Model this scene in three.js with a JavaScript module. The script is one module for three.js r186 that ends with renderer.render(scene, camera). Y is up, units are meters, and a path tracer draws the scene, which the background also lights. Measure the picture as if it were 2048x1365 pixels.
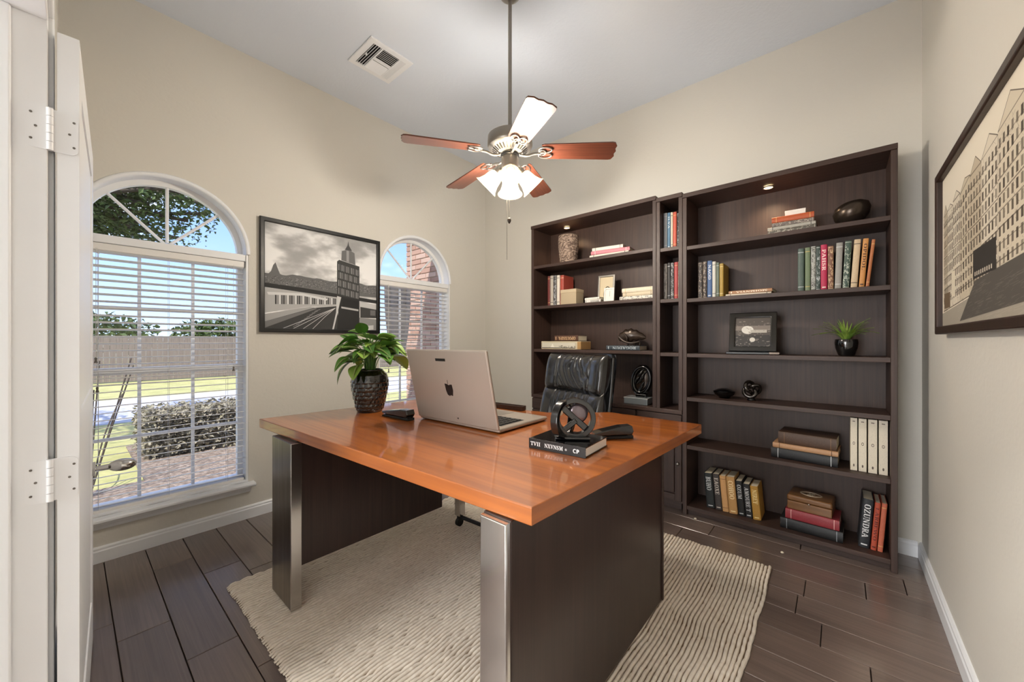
import * as THREE from 'three';
import { mergeGeometries, mergeVertices, toCreasedNormals } from 'three/addons/utils/BufferGeometryUtils.js';
import { RoundedBoxGeometry } from 'three/addons/geometries/RoundedBoxGeometry.js';
import { RectAreaLightUniformsLib } from 'three/addons/lights/RectAreaLightUniformsLib.js';

// ---------------------------------------------------------------- camera, sky, sun, lights, exposure
const EYE = 1.2, YAW = THREE.MathUtils.degToRad(40.67), FOCAL = 762.23;   // focal length in pixels of a 2048x1365 frame
const BACK = -3.075, LEFT = -3.044, RIGHT = 0.346, FRONT = 0.033, CEIL = 3.142;
const scene = new THREE.Scene();
const renderer = new THREE.WebGLRenderer({ antialias: true });
renderer.toneMapping = THREE.LinearToneMapping;
renderer.toneMappingExposure = 1.2;
renderer.shadowMap.enabled = true;
RectAreaLightUniformsLib.init();
const camera = new THREE.PerspectiveCamera(2 * THREE.MathUtils.radToDeg(Math.atan(682.5 / FOCAL)), 2048 / 1365, 0.02, 400);
camera.position.set(0, EYE, 0);
camera.rotation.y = YAW;
scene.add(camera);

const SKY_STRENGTH = 1.75, SUN = 4.8, FAN_LAMP = 1.08, UNSEEN_HALL_LAMP = 64, UNSEEN_ENTRY = 7.5, PUCK = 0.7;
const WARM = new THREE.Color(1, 0.94, 0.85), NEUTRAL = new THREE.Color(1, 0.98, 0.95), ENTRY_TINT = new THREE.Color(1, 0.99, 0.97);

// seeded random numbers and periodic value noise
let seedState = 7;
function rnd() { seedState = (seedState * 1664525 + 1013904223) >>> 0; return seedState / 4294967296; }
const ran = (a, b) => a + (b - a) * rnd();
function reseed(n) { seedState = (n * 2654435761 + 12345) >>> 0; rnd(); rnd(); }
function hash(x, y, s) { let n = (x * 374761393 + y * 668265263 + s * 974634777) | 0; n = Math.imul(n ^ (n >>> 13), 1274126177); return ((n ^ (n >>> 16)) >>> 0) / 4294967296; }
function vnoise(x, y, px, py, s) {
  const xi = Math.floor(x), yi = Math.floor(y), fx = x - xi, fy = y - yi, w = (t) => t * t * (3 - 2 * t);
  const m = (a, n) => ((a % n) + n) % n;
  const a = hash(m(xi, px), m(yi, py), s), b = hash(m(xi + 1, px), m(yi, py), s), c = hash(m(xi, px), m(yi + 1, py), s), d = hash(m(xi + 1, px), m(yi + 1, py), s);
  const u = w(fx), v = w(fy);
  return (a + (b - a) * u) * (1 - v) + (c + (d - c) * u) * v;
}
function fbm(u, v, fx, fy, oct, s) { let t = 0, a = 0.5, n = 0; for (let k = 0; k < oct; k++) { t += a * vnoise(u * fx, v * fy, fx, fy, s + k * 17); n += a; a *= 0.5; fx *= 2; fy *= 2; } return t / n; }
const lerp = (a, b, t) => a + (b - a) * t, clamp = (x, a = 0, b = 1) => Math.min(b, Math.max(a, x)), smooth = (a, b, x) => { const t = clamp((x - a) / (b - a)); return t * t * (3 - 2 * t); };

// sky: blue air with white clouds, the same all round
{
  const w = 1024, h = 512, data = new Float32Array(w * h * 4);
  for (let j = 0; j < h; j++) for (let i = 0; i < w; i++) {
    const el = ((j + 0.5) / h - 0.5) * 180, t = clamp(el / 32), k = (j * w + i) * 4;
    let c = [lerp(0.56, 0.05, Math.pow(t, 0.55)), lerp(0.7, 0.19, Math.pow(t, 0.6)), lerp(0.9, 0.62, Math.pow(t, 0.65))];
    const n = fbm(i / w, clamp(el / 90, 0, 1) * 0.9 + 0.03, 22, 20, 5, 15);
    const cl = smooth(0.5, 0.64, n) * smooth(1, 9, el) * 0.95;
    c = c.map((x, q) => lerp(x, [0.9, 0.92, 0.97][q], cl));
    if (el < 0) c = [0.4, 0.42, 0.42];
    data[k] = c[0]; data[k + 1] = c[1]; data[k + 2] = c[2]; data[k + 3] = 1;
  }
  const t = new THREE.DataTexture(data, w, h, THREE.RGBAFormat, THREE.FloatType);
  t.mapping = THREE.EquirectangularReflectionMapping; t.magFilter = THREE.LinearFilter; t.minFilter = THREE.LinearFilter; t.needsUpdate = true;
  scene.background = t; scene.backgroundIntensity = SKY_STRENGTH;
}
// sun: high, behind the house, lights the garden and the brick wing
{
  const s = new THREE.DirectionalLight(new THREE.Color(1, 0.95, 0.86), SUN);
  s.position.set(4 - 6, 14, 8); s.target.position.set(-6, 0, 0); s.castShadow = true;
  const c = s.shadow.camera; c.left = -25; c.right = 25; c.top = 25; c.bottom = -25; c.far = 80; s.shadow.mapSize.set(2048, 2048);
  scene.add(s, s.target);
}

// ---------------------------------------------------------------- helpers
const used = new Map();
function numbered(name) { const n = used.get(name) || 0; used.set(name, n + 1); return n ? `${name}_${String(n).padStart(3, '0')}` : name; }
function tag(o, label, category, group) { o.userData.label = label; o.userData.category = category; if (group) o.userData.group = group; return o; }
function thing(name, label, category, pos = [0, 0, 0], turn = 0, group) {
  const o = new THREE.Group(); o.name = numbered(name); o.position.set(...pos); o.rotation.y = turn; scene.add(o); return tag(o, label, category, group);
}
function structure(name, pos = [0, 0, 0]) { const o = new THREE.Group(); o.name = name; o.position.set(...pos); o.userData.kind = 'structure'; scene.add(o); return o; }
function part(name, geo, mat, parent = scene) {
  const m = new THREE.Mesh(geo, mat); m.name = parent === scene ? numbered(name) : name; m.castShadow = m.receiveShadow = true; parent.add(m); return m;
}
const flat = (g) => { const n = g.index ? g.toNonIndexed() : g; for (const k of Object.keys(n.attributes)) if (!['position', 'normal', 'uv'].includes(k)) n.deleteAttribute(k); if (!n.attributes.uv) n.setAttribute('uv', new THREE.BufferAttribute(new Float32Array(n.attributes.position.count * 2), 2)); return n; };
const merge = (list) => mergeGeometries(list.map(flat));
// uv in metres by box projection; v runs along the grain axis
function metre(g, grain = 'y', ou = 0, ov = 0) {
  const n = flat(g), p = n.attributes.position, uv = n.attributes.uv, A = 'xyz', a = new THREE.Vector3(), b = new THREE.Vector3(), c = new THREE.Vector3();
  for (let i = 0; i < p.count; i += 3) {
    a.fromBufferAttribute(p, i); b.fromBufferAttribute(p, i + 1); c.fromBufferAttribute(p, i + 2);
    const nn = b.clone().sub(a).cross(c.clone().sub(a)), m = [Math.abs(nn.x), Math.abs(nn.y), Math.abs(nn.z)], ax = A[m.indexOf(Math.max(...m))];
    const rest = A.replace(ax, ''), v = rest.includes(grain) ? grain : rest[1], u = rest.replace(v, '');
    [a, b, c].forEach((q, k) => uv.setXY(i + k, q[u] + ou, q[v] + ov));
  }
  return n;
}
const bb = (x0, x1, y0, y1, z0, z1) => new THREE.BoxGeometry(x1 - x0, y1 - y0, z1 - z0).translate((x0 + x1) / 2, (y0 + y1) / 2, (z0 + z1) / 2);
const rb = (x0, x1, y0, y1, z0, z1, r = 0.004, s = 2) => new RoundedBoxGeometry(x1 - x0, y1 - y0, z1 - z0, s, Math.min(r, (x1 - x0) / 2.01, (y1 - y0) / 2.01, (z1 - z0) / 2.01)).translate((x0 + x1) / 2, (y0 + y1) / 2, (z0 + z1) / 2);
const cyl = (r, h, x, y, z, r2 = r, seg = 24) => new THREE.CylinderGeometry(r2, r, h, seg).translate(x, y + h / 2, z);
const sph = (r, x, y, z, s = 24) => new THREE.SphereGeometry(r, s, Math.ceil(s * 0.7)).translate(x, y, z);
const lathe = (pts, seg = 48) => new THREE.LatheGeometry(pts.map((q) => new THREE.Vector2(...q)), seg);
const V = (x, y, z) => new THREE.Vector3(x, y, z);
const tube = (pts, r, seg = 24, rs = 8, closed = false) => new THREE.TubeGeometry(new THREE.CatmullRomCurve3(pts.map((q) => V(...q)), closed), seg, r, rs, closed);
function rod(a, b, r, seg = 10) { const A = V(...a), B = V(...b), d = B.clone().sub(A), g = new THREE.CylinderGeometry(r, r, d.length(), seg); g.applyQuaternion(new THREE.Quaternion().setFromUnitVectors(V(0, 1, 0), d.clone().normalize())); return g.translate(...A.add(B).multiplyScalar(0.5).toArray()); }
function chamfer(w, h, d, c) {   // box on y=0 whose top edges are chamfered
  const x = w / 2, z = d / 2, R = [[[-x, 0, -z], [x, 0, -z], [x, 0, z], [-x, 0, z]], [[-x, h - c, -z], [x, h - c, -z], [x, h - c, z], [-x, h - c, z]], [[-x + c, h, -z + c], [x - c, h, -z + c], [x - c, h, z - c], [-x + c, h, z - c]]], P = [];
  const quad = (a, b, e, f) => P.push(...a, ...b, ...e, ...a, ...e, ...f);
  for (let k = 0; k < 2; k++) for (let i = 0; i < 4; i++) { const j = (i + 1) % 4; quad(R[k][j], R[k][i], R[k + 1][i], R[k + 1][j]); }
  quad(R[2][3], R[2][2], R[2][1], R[2][0]);
  const g = new THREE.BufferGeometry(); g.setAttribute('position', new THREE.Float32BufferAttribute(P, 3)); g.computeVertexNormals(); return flat(g);
}
function prism(poly, y0, y1, bevel = 0) {   // polygon in [x, z], extruded upward
  const s = new THREE.Shape(poly.map(([x, z]) => new THREE.Vector2(x, -z)));
  const g = new THREE.ExtrudeGeometry(s, { depth: y1 - y0 - 2 * bevel, bevelEnabled: bevel > 0, bevelSize: bevel, bevelThickness: bevel, bevelOffset: -bevel, bevelSegments: 3, curveSegments: 16 });
  return g.rotateX(-Math.PI / 2).translate(0, y0 + bevel, 0);
}
function surface(nu, nv, f, closeU = false) {   // grid surface from f(u, v) -> [x, y, z]
  const P = [], I = [], U = [];
  for (let j = 0; j <= nv; j++) for (let i = 0; i <= nu; i++) { P.push(...f(i / nu, j / nv)); U.push(i / nu, j / nv); }
  for (let j = 0; j < nv; j++) for (let i = 0; i < nu; i++) { const a = j * (nu + 1) + i, b = a + 1, c = a + nu + 1, d = c + 1; I.push(a, b, d, a, d, c); }
  const g = new THREE.BufferGeometry(); g.setAttribute('position', new THREE.Float32BufferAttribute(P, 3)); g.setAttribute('uv', new THREE.Float32BufferAttribute(U, 2)); g.setIndex(I); g.computeVertexNormals(); return g;
}
function clone(root, pos, turn, label, group) { const r = root.clone(); r.name = numbered(root.name.replace(/_\d{3}$/, '')); r.userData = { ...root.userData }; if (label) r.userData.label = label; if (group) r.userData.group = group; r.position.set(...pos); r.rotation.y = turn; scene.add(r); return r; }

// ---------------------------------------------------------------- textures and materials
function tex(w, h, fn, srgb = true, rep = 1) {
  const d = new Uint8Array(w * h * 4);
  for (let j = 0; j < h; j++) for (let i = 0; i < w; i++) { const c = fn(i / w, j / h), k = (j * w + i) * 4; d[k] = clamp(c[0], 0, 255); d[k + 1] = clamp(c[1], 0, 255); d[k + 2] = clamp(c[2], 0, 255); d[k + 3] = 255; }
  const t = new THREE.DataTexture(d, w, h); t.wrapS = t.wrapT = THREE.RepeatWrapping; t.magFilter = THREE.LinearFilter; t.minFilter = THREE.LinearMipmapLinearFilter; t.generateMipmaps = true;
  if (srgb) t.colorSpace = THREE.SRGBColorSpace; if (Array.isArray(rep)) t.repeat.set(...rep); else t.repeat.set(rep, rep); t.needsUpdate = true; return t;
}
const mixc = (a, b, t) => a.map((x, i) => lerp(x, b[i], t));
function canvasTex(w, h, draw) { const c = document.createElement('canvas'); c.width = w; c.height = h; const g = c.getContext('2d'); draw(g, w, h); const t = new THREE.CanvasTexture(c); t.colorSpace = THREE.SRGBColorSpace; t.magFilter = THREE.LinearFilter; return t; }
const woodTex = (a, b, fine, coarse, s, rep, w = 512) => tex(w, w, (u, v) => { const n = fbm(u, v, fine, 3, 3, s), m = fbm(u, v, coarse, 2, 3, s + 50), r = 0.5 + 0.5 * Math.sin((m * 9 + u * 4 * Math.PI) * 2); return mixc(a, b, clamp(0.55 * n + 0.25 * m + 0.2 * r)); }, true, rep);
const std = (o) => new THREE.MeshStandardMaterial(o), phy = (o) => new THREE.MeshPhysicalMaterial(o);
const peel = tex(256, 256, (u, v) => { const n = fbm(u, v, 40, 40, 3, 9) * 255; return [n, n, n]; }, false, 2);
const leatherBump = tex(256, 256, (u, v) => { const n = 255 * clamp(0.3 + fbm(u, v, 48, 48, 2, 31)); return [n, n, n]; }, false, 6);
const M = {
  wall: std({ color: '#dad6cd', roughness: 0.85, bumpMap: peel, bumpScale: 0.0006 }),
  ceiling: std({ color: '#e2e9f4', roughness: 0.9, bumpMap: peel, bumpScale: 0.0008 }),
  trim: std({ color: '#f1f3f6', roughness: 0.4 }),
  doorPaint: std({ color: '#f1f3f6', roughness: 0.4 }),
  grout: std({ color: '#3a302b', roughness: 0.9 }),
  blind: std({ color: '#efedea', roughness: 0.45 }),
  cord: std({ color: '#dcdad6', roughness: 0.8 }),
  tassel: std({ color: '#6b6660', roughness: 0.6 }),
  glass: phy({ color: '#ffffff', transmission: 1, roughness: 0, thickness: 0, ior: 1.45 }),
  vinyl: std({ color: '#f2f2f1', roughness: 0.4 }),
  nickel: std({ color: '#a39e97', roughness: 0.34, metalness: 1 }),
  chrome: std({ color: '#c8c6c4', roughness: 0.16, metalness: 1 }),
  brushed: std({ color: '#94897f', roughness: 0.28, metalness: 1, map: woodTex([150, 150, 150], [255, 255, 255], 60, 8, 71, [4, 1], 256) }),
  black: std({ color: '#0d0d0e', roughness: 0.35 }),
  gloss: phy({ color: '#08080a', roughness: 0.18, clearcoat: 0.6, clearcoatRoughness: 0.08 }),
  rubber: std({ color: '#141414', roughness: 0.75 }),
  aluminium: std({ color: '#aca196', roughness: 0.4, metalness: 0.45 }),
  screen: std({ color: '#050506', roughness: 0.1 }),
  leather: phy({ color: '#0f0f11', roughness: 0.26, bumpMap: leatherBump, bumpScale: 0.0003, clearcoat: 0.9, clearcoatRoughness: 0.16 }),
  paper: std({ color: '#e6dcc6', roughness: 0.9 }),
  white: std({ color: '#e9e6df', roughness: 0.7 }),
  bronze: phy({ color: '#3a2e25', roughness: 0.3, metalness: 0.5, clearcoat: 0.4 }),
  blackVase: phy({ color: '#0a0b0c', roughness: 0.15, clearcoat: 1, clearcoatRoughness: 0.05 }),
  bowl: phy({ color: '#4a4038', roughness: 0.25, metalness: 0.75 }),
  soil: std({ color: '#2a1e16', roughness: 1 }),
};
const espressoTex = woodTex([46, 32, 27], [78, 57, 48], 150, 14, 11, [1.6, 0.8]);
M.espresso = std({ map: espressoTex, roughness: 0.5, bumpMap: tex(512, 512, (u, v) => { const n = 255 * fbm(u, v, 180, 4, 2, 90); return [n, n, n]; }, false, [1.6, 0.8]), bumpScale: 0.0003 });
M.pedestal = std({ map: woodTex([38, 26, 23], [66, 48, 42], 150, 12, 19, [1.6, 0.8]), roughness: 0.3 });
M.cherry = phy({ map: woodTex([128, 64, 18], [192, 108, 32], 60, 9, 23, [1.4, 0.55]), roughness: 0.45, clearcoat: 1, clearcoatRoughness: 0.07 });
M.blade = phy({ map: woodTex([66, 34, 25], [112, 62, 44], 40, 8, 41, [5, 1.2], 256), roughness: 0.32, clearcoat: 0.5, clearcoatRoughness: 0.2 });
const plankTex = [0, 1, 2, 3].map((k) => woodTex(mixc([102, 87, 79], [92, 78, 71], k / 3), mixc([136, 118, 108], [124, 107, 98], k / 3), 90, 10, 61 + k * 5, [3, 0.9]));
M.planks = plankTex.map((t) => phy({ map: t, roughness: 0.4, clearcoat: 1, clearcoatRoughness: 0.16 }));
M.rug = std({ map: tex(256, 256, (u, v) => mixc([220, 207, 190], [246, 237, 222], fbm(u, v, 24, 24, 4, 77)), true, 3), roughness: 1 });
M.rugBack = std({ color: '#7a6450', roughness: 1 });
const bookMat = new Map();
const cloth = (c, r = 0.55) => { const k = c + r; if (!bookMat.has(k)) bookMat.set(k, std({ color: c, roughness: r })); return bookMat.get(k); };

// ---------------------------------------------------------------- the room
// floor: planks run along x in rows across z
{
  const floor = structure('floor');
  part('screed', metre(bb(-3.3, 1.9, -0.12, -0.012, -3.3, 3.8)), M.grout, floor);
  const W = 0.1635, Lp = 0.858, known = { 0: -2.34, 1: -2.18, 2: -2.715, 3: -2.482, 11: 0.086, 12: -0.057, 14: -0.128, 15: 0.095, 16: 0.243 };
  reseed(5);
  const geos = new Map();
  for (let r = -22; r < 19; r++) {
    const z1 = -0.125 - W * (r - 1), z0 = z1 - W;
    if (z1 < BACK) continue;
    const inRoom = z0 < 0.16, xa = inRoom ? LEFT - 0.02 : -2.6, xb = inRoom ? RIGHT + 0.02 : 1.8;
    let x = (known[r] ?? ran(-1, 1)); while (x > xa) x -= Lp;
    for (; x < xb; x += Lp) {
      const a = Math.max(x, xa), b = Math.min(x + Lp, xb); if (b - a < 0.02) continue;
      const w = b - a - 0.0035, key = w.toFixed(3);
      if (!geos.has(key)) geos.set(key, [0, 1, 2].map((k) => metre(chamfer(w, 0.012, W - 0.0035, 0.0018), 'x', k * 0.37, k * 0.61)));
      const m = part('plank', geos.get(key)[Math.floor(rnd() * 3)], M.planks[Math.floor(rnd() * 4)], floor);
      m.position.set((a + b) / 2, -0.012 + ran(-0.0004, 0.0004), (z0 + z1) / 2);
    }
  }
}
// walls
const WIN = [{ c: 0.397, r: 0.4, y0: 0.245, ys: 1.785 }, { c: 2.163, r: 0.4, y0: 0.245, ys: 1.785 }];   // c = distance of the middle from z=0
const winPath = (w, r, y0, P = THREE.Path) => { const p = new P(); p.moveTo(w.c - r, y0); p.lineTo(w.c + r, y0); p.lineTo(w.c + r, w.ys); p.absarc(w.c, w.ys, r, 0, Math.PI, false); p.lineTo(w.c - r, y0); return p; };
const onLeft = (g, x) => g.rotateY(Math.PI / 2).translate(x, 0, 0);   // shape x -> world -z, depth -> world x
{
  const s = new THREE.Shape(); s.moveTo(-0.2, -0.4); s.lineTo(3.3, -0.4); s.lineTo(3.3, CEIL + 0.2); s.lineTo(-0.2, CEIL + 0.2); s.lineTo(-0.2, -0.4);
  for (const w of WIN) s.holes.push(winPath(w, w.r, w.y0));
  const l = structure('wall_left'); part('plaster', metre(onLeft(new THREE.ExtrudeGeometry(s, { depth: 0.16, bevelEnabled: false, curveSegments: 40 }), LEFT - 0.16)), M.wall, l);
  const b = structure('wall_back'); part('plaster', metre(bb(LEFT, 0.6, -0.1, CEIL + 0.2, BACK - 0.2, BACK)), M.wall, b);
  const r = structure('wall_right'); part('plaster', metre(bb(RIGHT, RIGHT + 0.2, -0.1, CEIL + 0.2, BACK, 0.153)), M.wall, r);
  const f = structure('wall_front');
  part('plaster', metre(merge([bb(LEFT, -1.42, -0.1, CEIL, FRONT, 0.153), bb(-1.42, RIGHT, 1.966, CEIL, FRONT, 0.153)])), M.wall, f);
  const c = structure('ceiling'); part('plaster', metre(bb(-3.3, 2, CEIL, CEIL + 0.2, -3.3, 3.8), 'z'), M.ceiling, c);
  const h = structure('wall_unseen_hall'); part('plaster', metre(merge([bb(-2.8, -2.6, -0.1, CEIL, 0.153, 3.8), bb(1.8, 2, -0.1, CEIL, 0.153, 3.8), bb(-2.6, 1.8, -0.1, CEIL, 3.6, 3.8), bb(RIGHT + 0.2, 1.8, -0.1, CEIL, 0.053, 0.153)])), M.wall, h);  // hall behind the camera, out of view, built to carry the front light
}
// baseboards: flat board with a stepped top
{
  const prof = (d = 1) => { const s = new THREE.Shape(); [[0, 0], [0.016, 0], [0.016, 0.062], [0.012, 0.068], [0.012, 0.078], [0.006, 0.086], [0, 0.086]].forEach(([a, b], i) => i ? s.lineTo(a * d, b) : s.moveTo(a * d, b)); return s; };
  const run = (len) => new THREE.ExtrudeGeometry(prof(), { depth: len, bevelEnabled: false });
  const l = structure('baseboard_left'); part('board', run(FRONT - BACK).translate(LEFT, 0, BACK), M.trim, l);
  const r = structure('baseboard_right'); part('board', run(FRONT - BACK).rotateY(Math.PI).translate(RIGHT, 0, FRONT), M.trim, r);
  const b = structure('baseboard_back'); part('board', run(RIGHT - LEFT - 0.034).rotateY(-Math.PI / 2).translate(RIGHT - 0.017, 0, BACK), M.trim, b);
  const f = structure('baseboard_front'); part('board', run(-1.5 - LEFT - 0.02).rotateY(Math.PI / 2).translate(LEFT + 0.017, 0, FRONT), M.trim, f);
}
// door lining, stop and casing on the left of the opening; the head above
{
  const t = structure('trim_1');
  part('jamb', rb(-1.42, -1.4, 0, 1.966, FRONT - 0.002, 0.156, 0.003), M.doorPaint, t);
  part('head_jamb', rb(-1.4, RIGHT, 1.946, 1.966, FRONT - 0.002, 0.156, 0.003), M.doorPaint, t);
  part('stop', rb(-1.402, -1.388, 0, 1.946, 0.083, 0.12, 0.004), M.doorPaint, t);
  part('casing', merge([rb(-1.478, -1.424, 0.0, 2.02, FRONT - 0.011, FRONT, 0.004), rb(-1.478, RIGHT, 1.968, 2.02, FRONT - 0.011, FRONT, 0.004)]), M.doorPaint, t);
}
// the open door: seen along its hinge edge
{
  const d = structure('door_1', [-1.403, 0, 0]); d.rotation.y = -0.054;
  const W = 0.866, T = 0.0175;
  const slab = [bb(-W, 0, 0.012, 1.932, -T + 0.004, T - 0.004)];
  for (const s of [-1, 1]) { const za = s > 0 ? T - 0.004 : -T, zb = za + 0.004;   // stiles and rails proud of the panels
    slab.push(bb(-0.1, 0, 0.012, 1.932, za, zb), bb(-W, -W + 0.1, 0.012, 1.932, za, zb));
    for (const [a, b] of [[0.012, 0.2], [0.88, 1.02], [1.83, 1.932]]) slab.push(bb(-W + 0.1, -0.1, a, b, za, zb)); }
  part('slab', merge(slab), M.doorPaint, d);
  for (const y of [1.695, 0.874, 0.16]) {
    const h = new THREE.Group(); h.name = 'hinge'; d.add(h);
    const leaf = (w, hh) => { const s = new THREE.Shape(), r = 0.014; s.moveTo(0, -hh / 2); s.lineTo(w - r, -hh / 2); s.absarc(w - r, -hh / 2 + r, r, -Math.PI / 2, 0); s.lineTo(w, hh / 2 - r); s.absarc(w - r, hh / 2 - r, r, 0, Math.PI / 2); s.lineTo(0, hh / 2); return new THREE.ExtrudeGeometry(s, { depth: 0.0022, bevelEnabled: false }); };
    part('door_leaf', leaf(0.041, 0.098).rotateY(Math.PI / 2).translate(0.0004, y, 0.025), M.doorPaint, h);
    part('jamb_leaf', leaf(0.036, 0.098).rotateY(-Math.PI / 2).translate(0.0065, y, 0.031), M.doorPaint, h);
    for (let k = 0; k < 5; k++) part('knuckle', cyl(0.0058, 0.0188, 0.0065, y - 0.049 + k * 0.0198, 0.028, 0.0058, 14), M.doorPaint, h);
    for (const [dy, dz] of [[0.03, -0.009], [0, -0.002], [-0.03, -0.009]]) { const g = new THREE.CylinderGeometry(0.0026, 0.0026, 0.0012, 10).rotateZ(Math.PI / 2); part('screw', g.clone().translate(0.0028, y + dy, dz), M.tassel, h); part('screw', g.clone().translate(0.0068, y + dy, 0.047 - dz), M.tassel, h); }
  }
  const k = new THREE.Group(); k.name = 'lever_handle'; d.add(k);
  part('rose', new THREE.CylinderGeometry(0.026, 0.028, 0.008, 28).rotateX(Math.PI / 2).translate(-W + 0.06, 0.7, -T - 0.004), M.chrome, k);
  part('neck', new THREE.CylinderGeometry(0.009, 0.011, 0.04, 18).rotateX(Math.PI / 2).translate(-W + 0.06, 0.7, -T - 0.028), M.chrome, k);
  part('grip', new THREE.SphereGeometry(1, 28, 18).scale(0.03, 0.024, 0.042).translate(-W + 0.062, 0.7, -T - 0.082), M.chrome, k);
}
// windows: white lining, frame, grid, panes, sill
const GX = LEFT - 0.105;   // plane of the glass
WIN.forEach((w, n) => {
  const g = structure(`window_${n + 1}`);
  const ring = (ro, ri, x0, x1, y0) => { const s = winPath(w, ro, y0, THREE.Shape); s.holes.push(winPath(w, ri, y0 + (ro - ri))); return onLeft(new THREE.ExtrudeGeometry(s, { depth: x1 - x0, bevelEnabled: false, curveSegments: 40 }), x0); };
  part('lining', ring(w.r + 0.004, w.r - 0.012, LEFT - 0.15, LEFT - 0.004, w.y0 - 0.004), M.trim, g);
  const arc = []; for (let k = 0; k <= 40; k++) { const a = Math.PI * k / 40; arc.push([LEFT - 0.002, w.ys + Math.sin(a) * (w.r - 0.002), -(w.c + Math.cos(a) * (w.r - 0.002))]); }
  part('arch_bead', tube(arc, 0.014, 60, 10), M.trim, g);
  const fr = part('frame', ring(w.r - 0.012, w.r - 0.042, GX - 0.02, GX + 0.02, w.y0 + 0.008), M.vinyl, g); fr.userData.label = 'white vinyl window frame';
  const z0 = -(w.c + w.r - 0.03), z1 = -(w.c - w.r + 0.03), zc = -w.c, wd = z1 - z0;
  part('transom', rb(GX - 0.02, LEFT - 0.012, w.ys - 0.045, w.ys, -(w.c + w.r - 0.012), -(w.c - w.r + 0.012), 0.004), M.trim, g);
  const ym = w.y0 + 0.78;
  part('meeting_rail', rb(GX - 0.018, GX + 0.022, ym - 0.02, ym + 0.02, z0, z1, 0.003), M.vinyl, g);
  for (const [a, b] of [[w.y0 + 0.03, ym - 0.02], [ym + 0.02, w.ys - 0.045]]) {
    for (const t of [1 / 3, 2 / 3]) part('glazing_bar', bb(GX - 0.006, GX + 0.006, a, b, z0 + wd * t - 0.008, z0 + wd * t + 0.008), M.vinyl, g);
    const h = (a + b) / 2; for (let k = 0; k < 3; k++) part('glazing_bar', bb(GX - 0.005, GX + 0.005, h - 0.008, h + 0.008, z0 + wd * k / 3 + 0.008, z0 + wd * (k + 1) / 3 - 0.008), M.vinyl, g);
    part('pane', new THREE.PlaneGeometry(wd, b - a).rotateY(Math.PI / 2).translate(GX - 0.008, (a + b) / 2, zc), M.glass, g);
  }
  for (const a of [45, 90, 135].map(THREE.MathUtils.degToRad)) part('arch_bar', rod([GX, w.ys + Math.sin(a) * 0.02, zc + Math.cos(a) * 0.02], [GX, w.ys + Math.sin(a) * 0.36, zc + Math.cos(a) * 0.36], 0.0085, 8), M.vinyl, g);
  const half = new THREE.Shape(); half.absarc(0, 0, w.r - 0.035, 0, Math.PI, false);
  part('pane', new THREE.ShapeGeometry(half, 32).rotateY(Math.PI / 2).translate(GX - 0.008, w.ys, zc), M.glass, g);
  const sill = new THREE.Shape(); [[0, 0], [0.2, 0], [0.208, 0.008], [0.208, 0.018], [0.2, 0.024], [0, 0.024]].forEach(([a, b], i) => i ? sill.lineTo(a, b) : sill.moveTo(a, b));
  part('sill', new THREE.ExtrudeGeometry(sill, { depth: 0.86, bevelEnabled: false }).translate(LEFT - 0.15, w.y0 - 0.024, zc - 0.43), M.trim, g);
  const ap = new THREE.Shape(); [[0, 0], [0.012, 0.004], [0.016, 0.02], [0.022, 0.03], [0.03, 0.045], [0, 0.045]].forEach(([a, b], i) => i ? ap.lineTo(a, b) : ap.moveTo(a, b));
  part('apron', new THREE.ExtrudeGeometry(ap, { depth: 0.82, bevelEnabled: false }).translate(LEFT, w.y0 - 0.069, zc - 0.41), M.trim, g);
});
// horizontal blinds hanging in the two recesses
WIN.forEach((w, n) => {
  const b = thing('window_blind', n ? 'white horizontal blind lowered in the arched window behind the laptop and vase' : 'white horizontal blind lowered in the arched window beside the open door', 'blind', [LEFT - 0.047, w.y0 + 0.006, -w.c], 0, 'white horizontal blinds');
  const H = w.ys - 0.046 - w.y0 - 0.006, W2 = w.r - 0.018;
  part('head_rail', rb(-0.026, 0.026, H - 0.04, H, -W2, W2, 0.004), M.blind, b);
  const slat = surface(4, 1, (u, v) => [lerp(-0.022, 0.022, u), 0.0016 * (1 - (2 * u - 1) ** 2), lerp(W2, -W2, v)]);
  const under = surface(4, 1, (u, v) => [lerp(0.022, -0.022, u), 0.0016 * (1 - (2 * u - 1) ** 2) - 0.0024, lerp(W2, -W2, v)]);
  const edges = [bb(-0.0222, -0.0218, -0.0024, 0, -W2, W2), bb(0.0218, 0.0222, -0.0024, 0, -W2, W2)];
  const sg = merge([slat, under, ...edges]);
  const count = 37, p = (H - 0.085) / (count - 1);
  for (let k = 0; k < count; k++) { const s = part('slat', sg, M.blind, b); s.position.y = 0.04 + k * p; s.rotation.z = 0.17 + 0.02 * Math.sin(k * 2.3); }
  part('bottom_rail', rb(-0.024, 0.024, 0, 0.022, -W2, W2, 0.004), M.blind, b);
  for (const z of [-0.29, 0, 0.29]) for (const x of [-0.024, 0.024]) part('ladder_cord', rod([x, 0.02, z], [x, H - 0.03, z], 0.0009, 5), M.cord, b);
  for (const [z, y, c] of [[-0.32, 0.78, 1], [0.3, 0.86, 1], [0.295, 0.7, 1]]) {
    part('lift_cord', rod([0.03, y, z], [0.03, H - 0.03, z], 0.001, 5), M.cord, b);
    part('tassel', lathe([[0.002, 0.03], [0.006, 0.024], [0.004, 0.014], [0.008, 0], [0, 0]], 12).translate(0.03, y - 0.03, z), M.tassel, b);
  }
});
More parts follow.
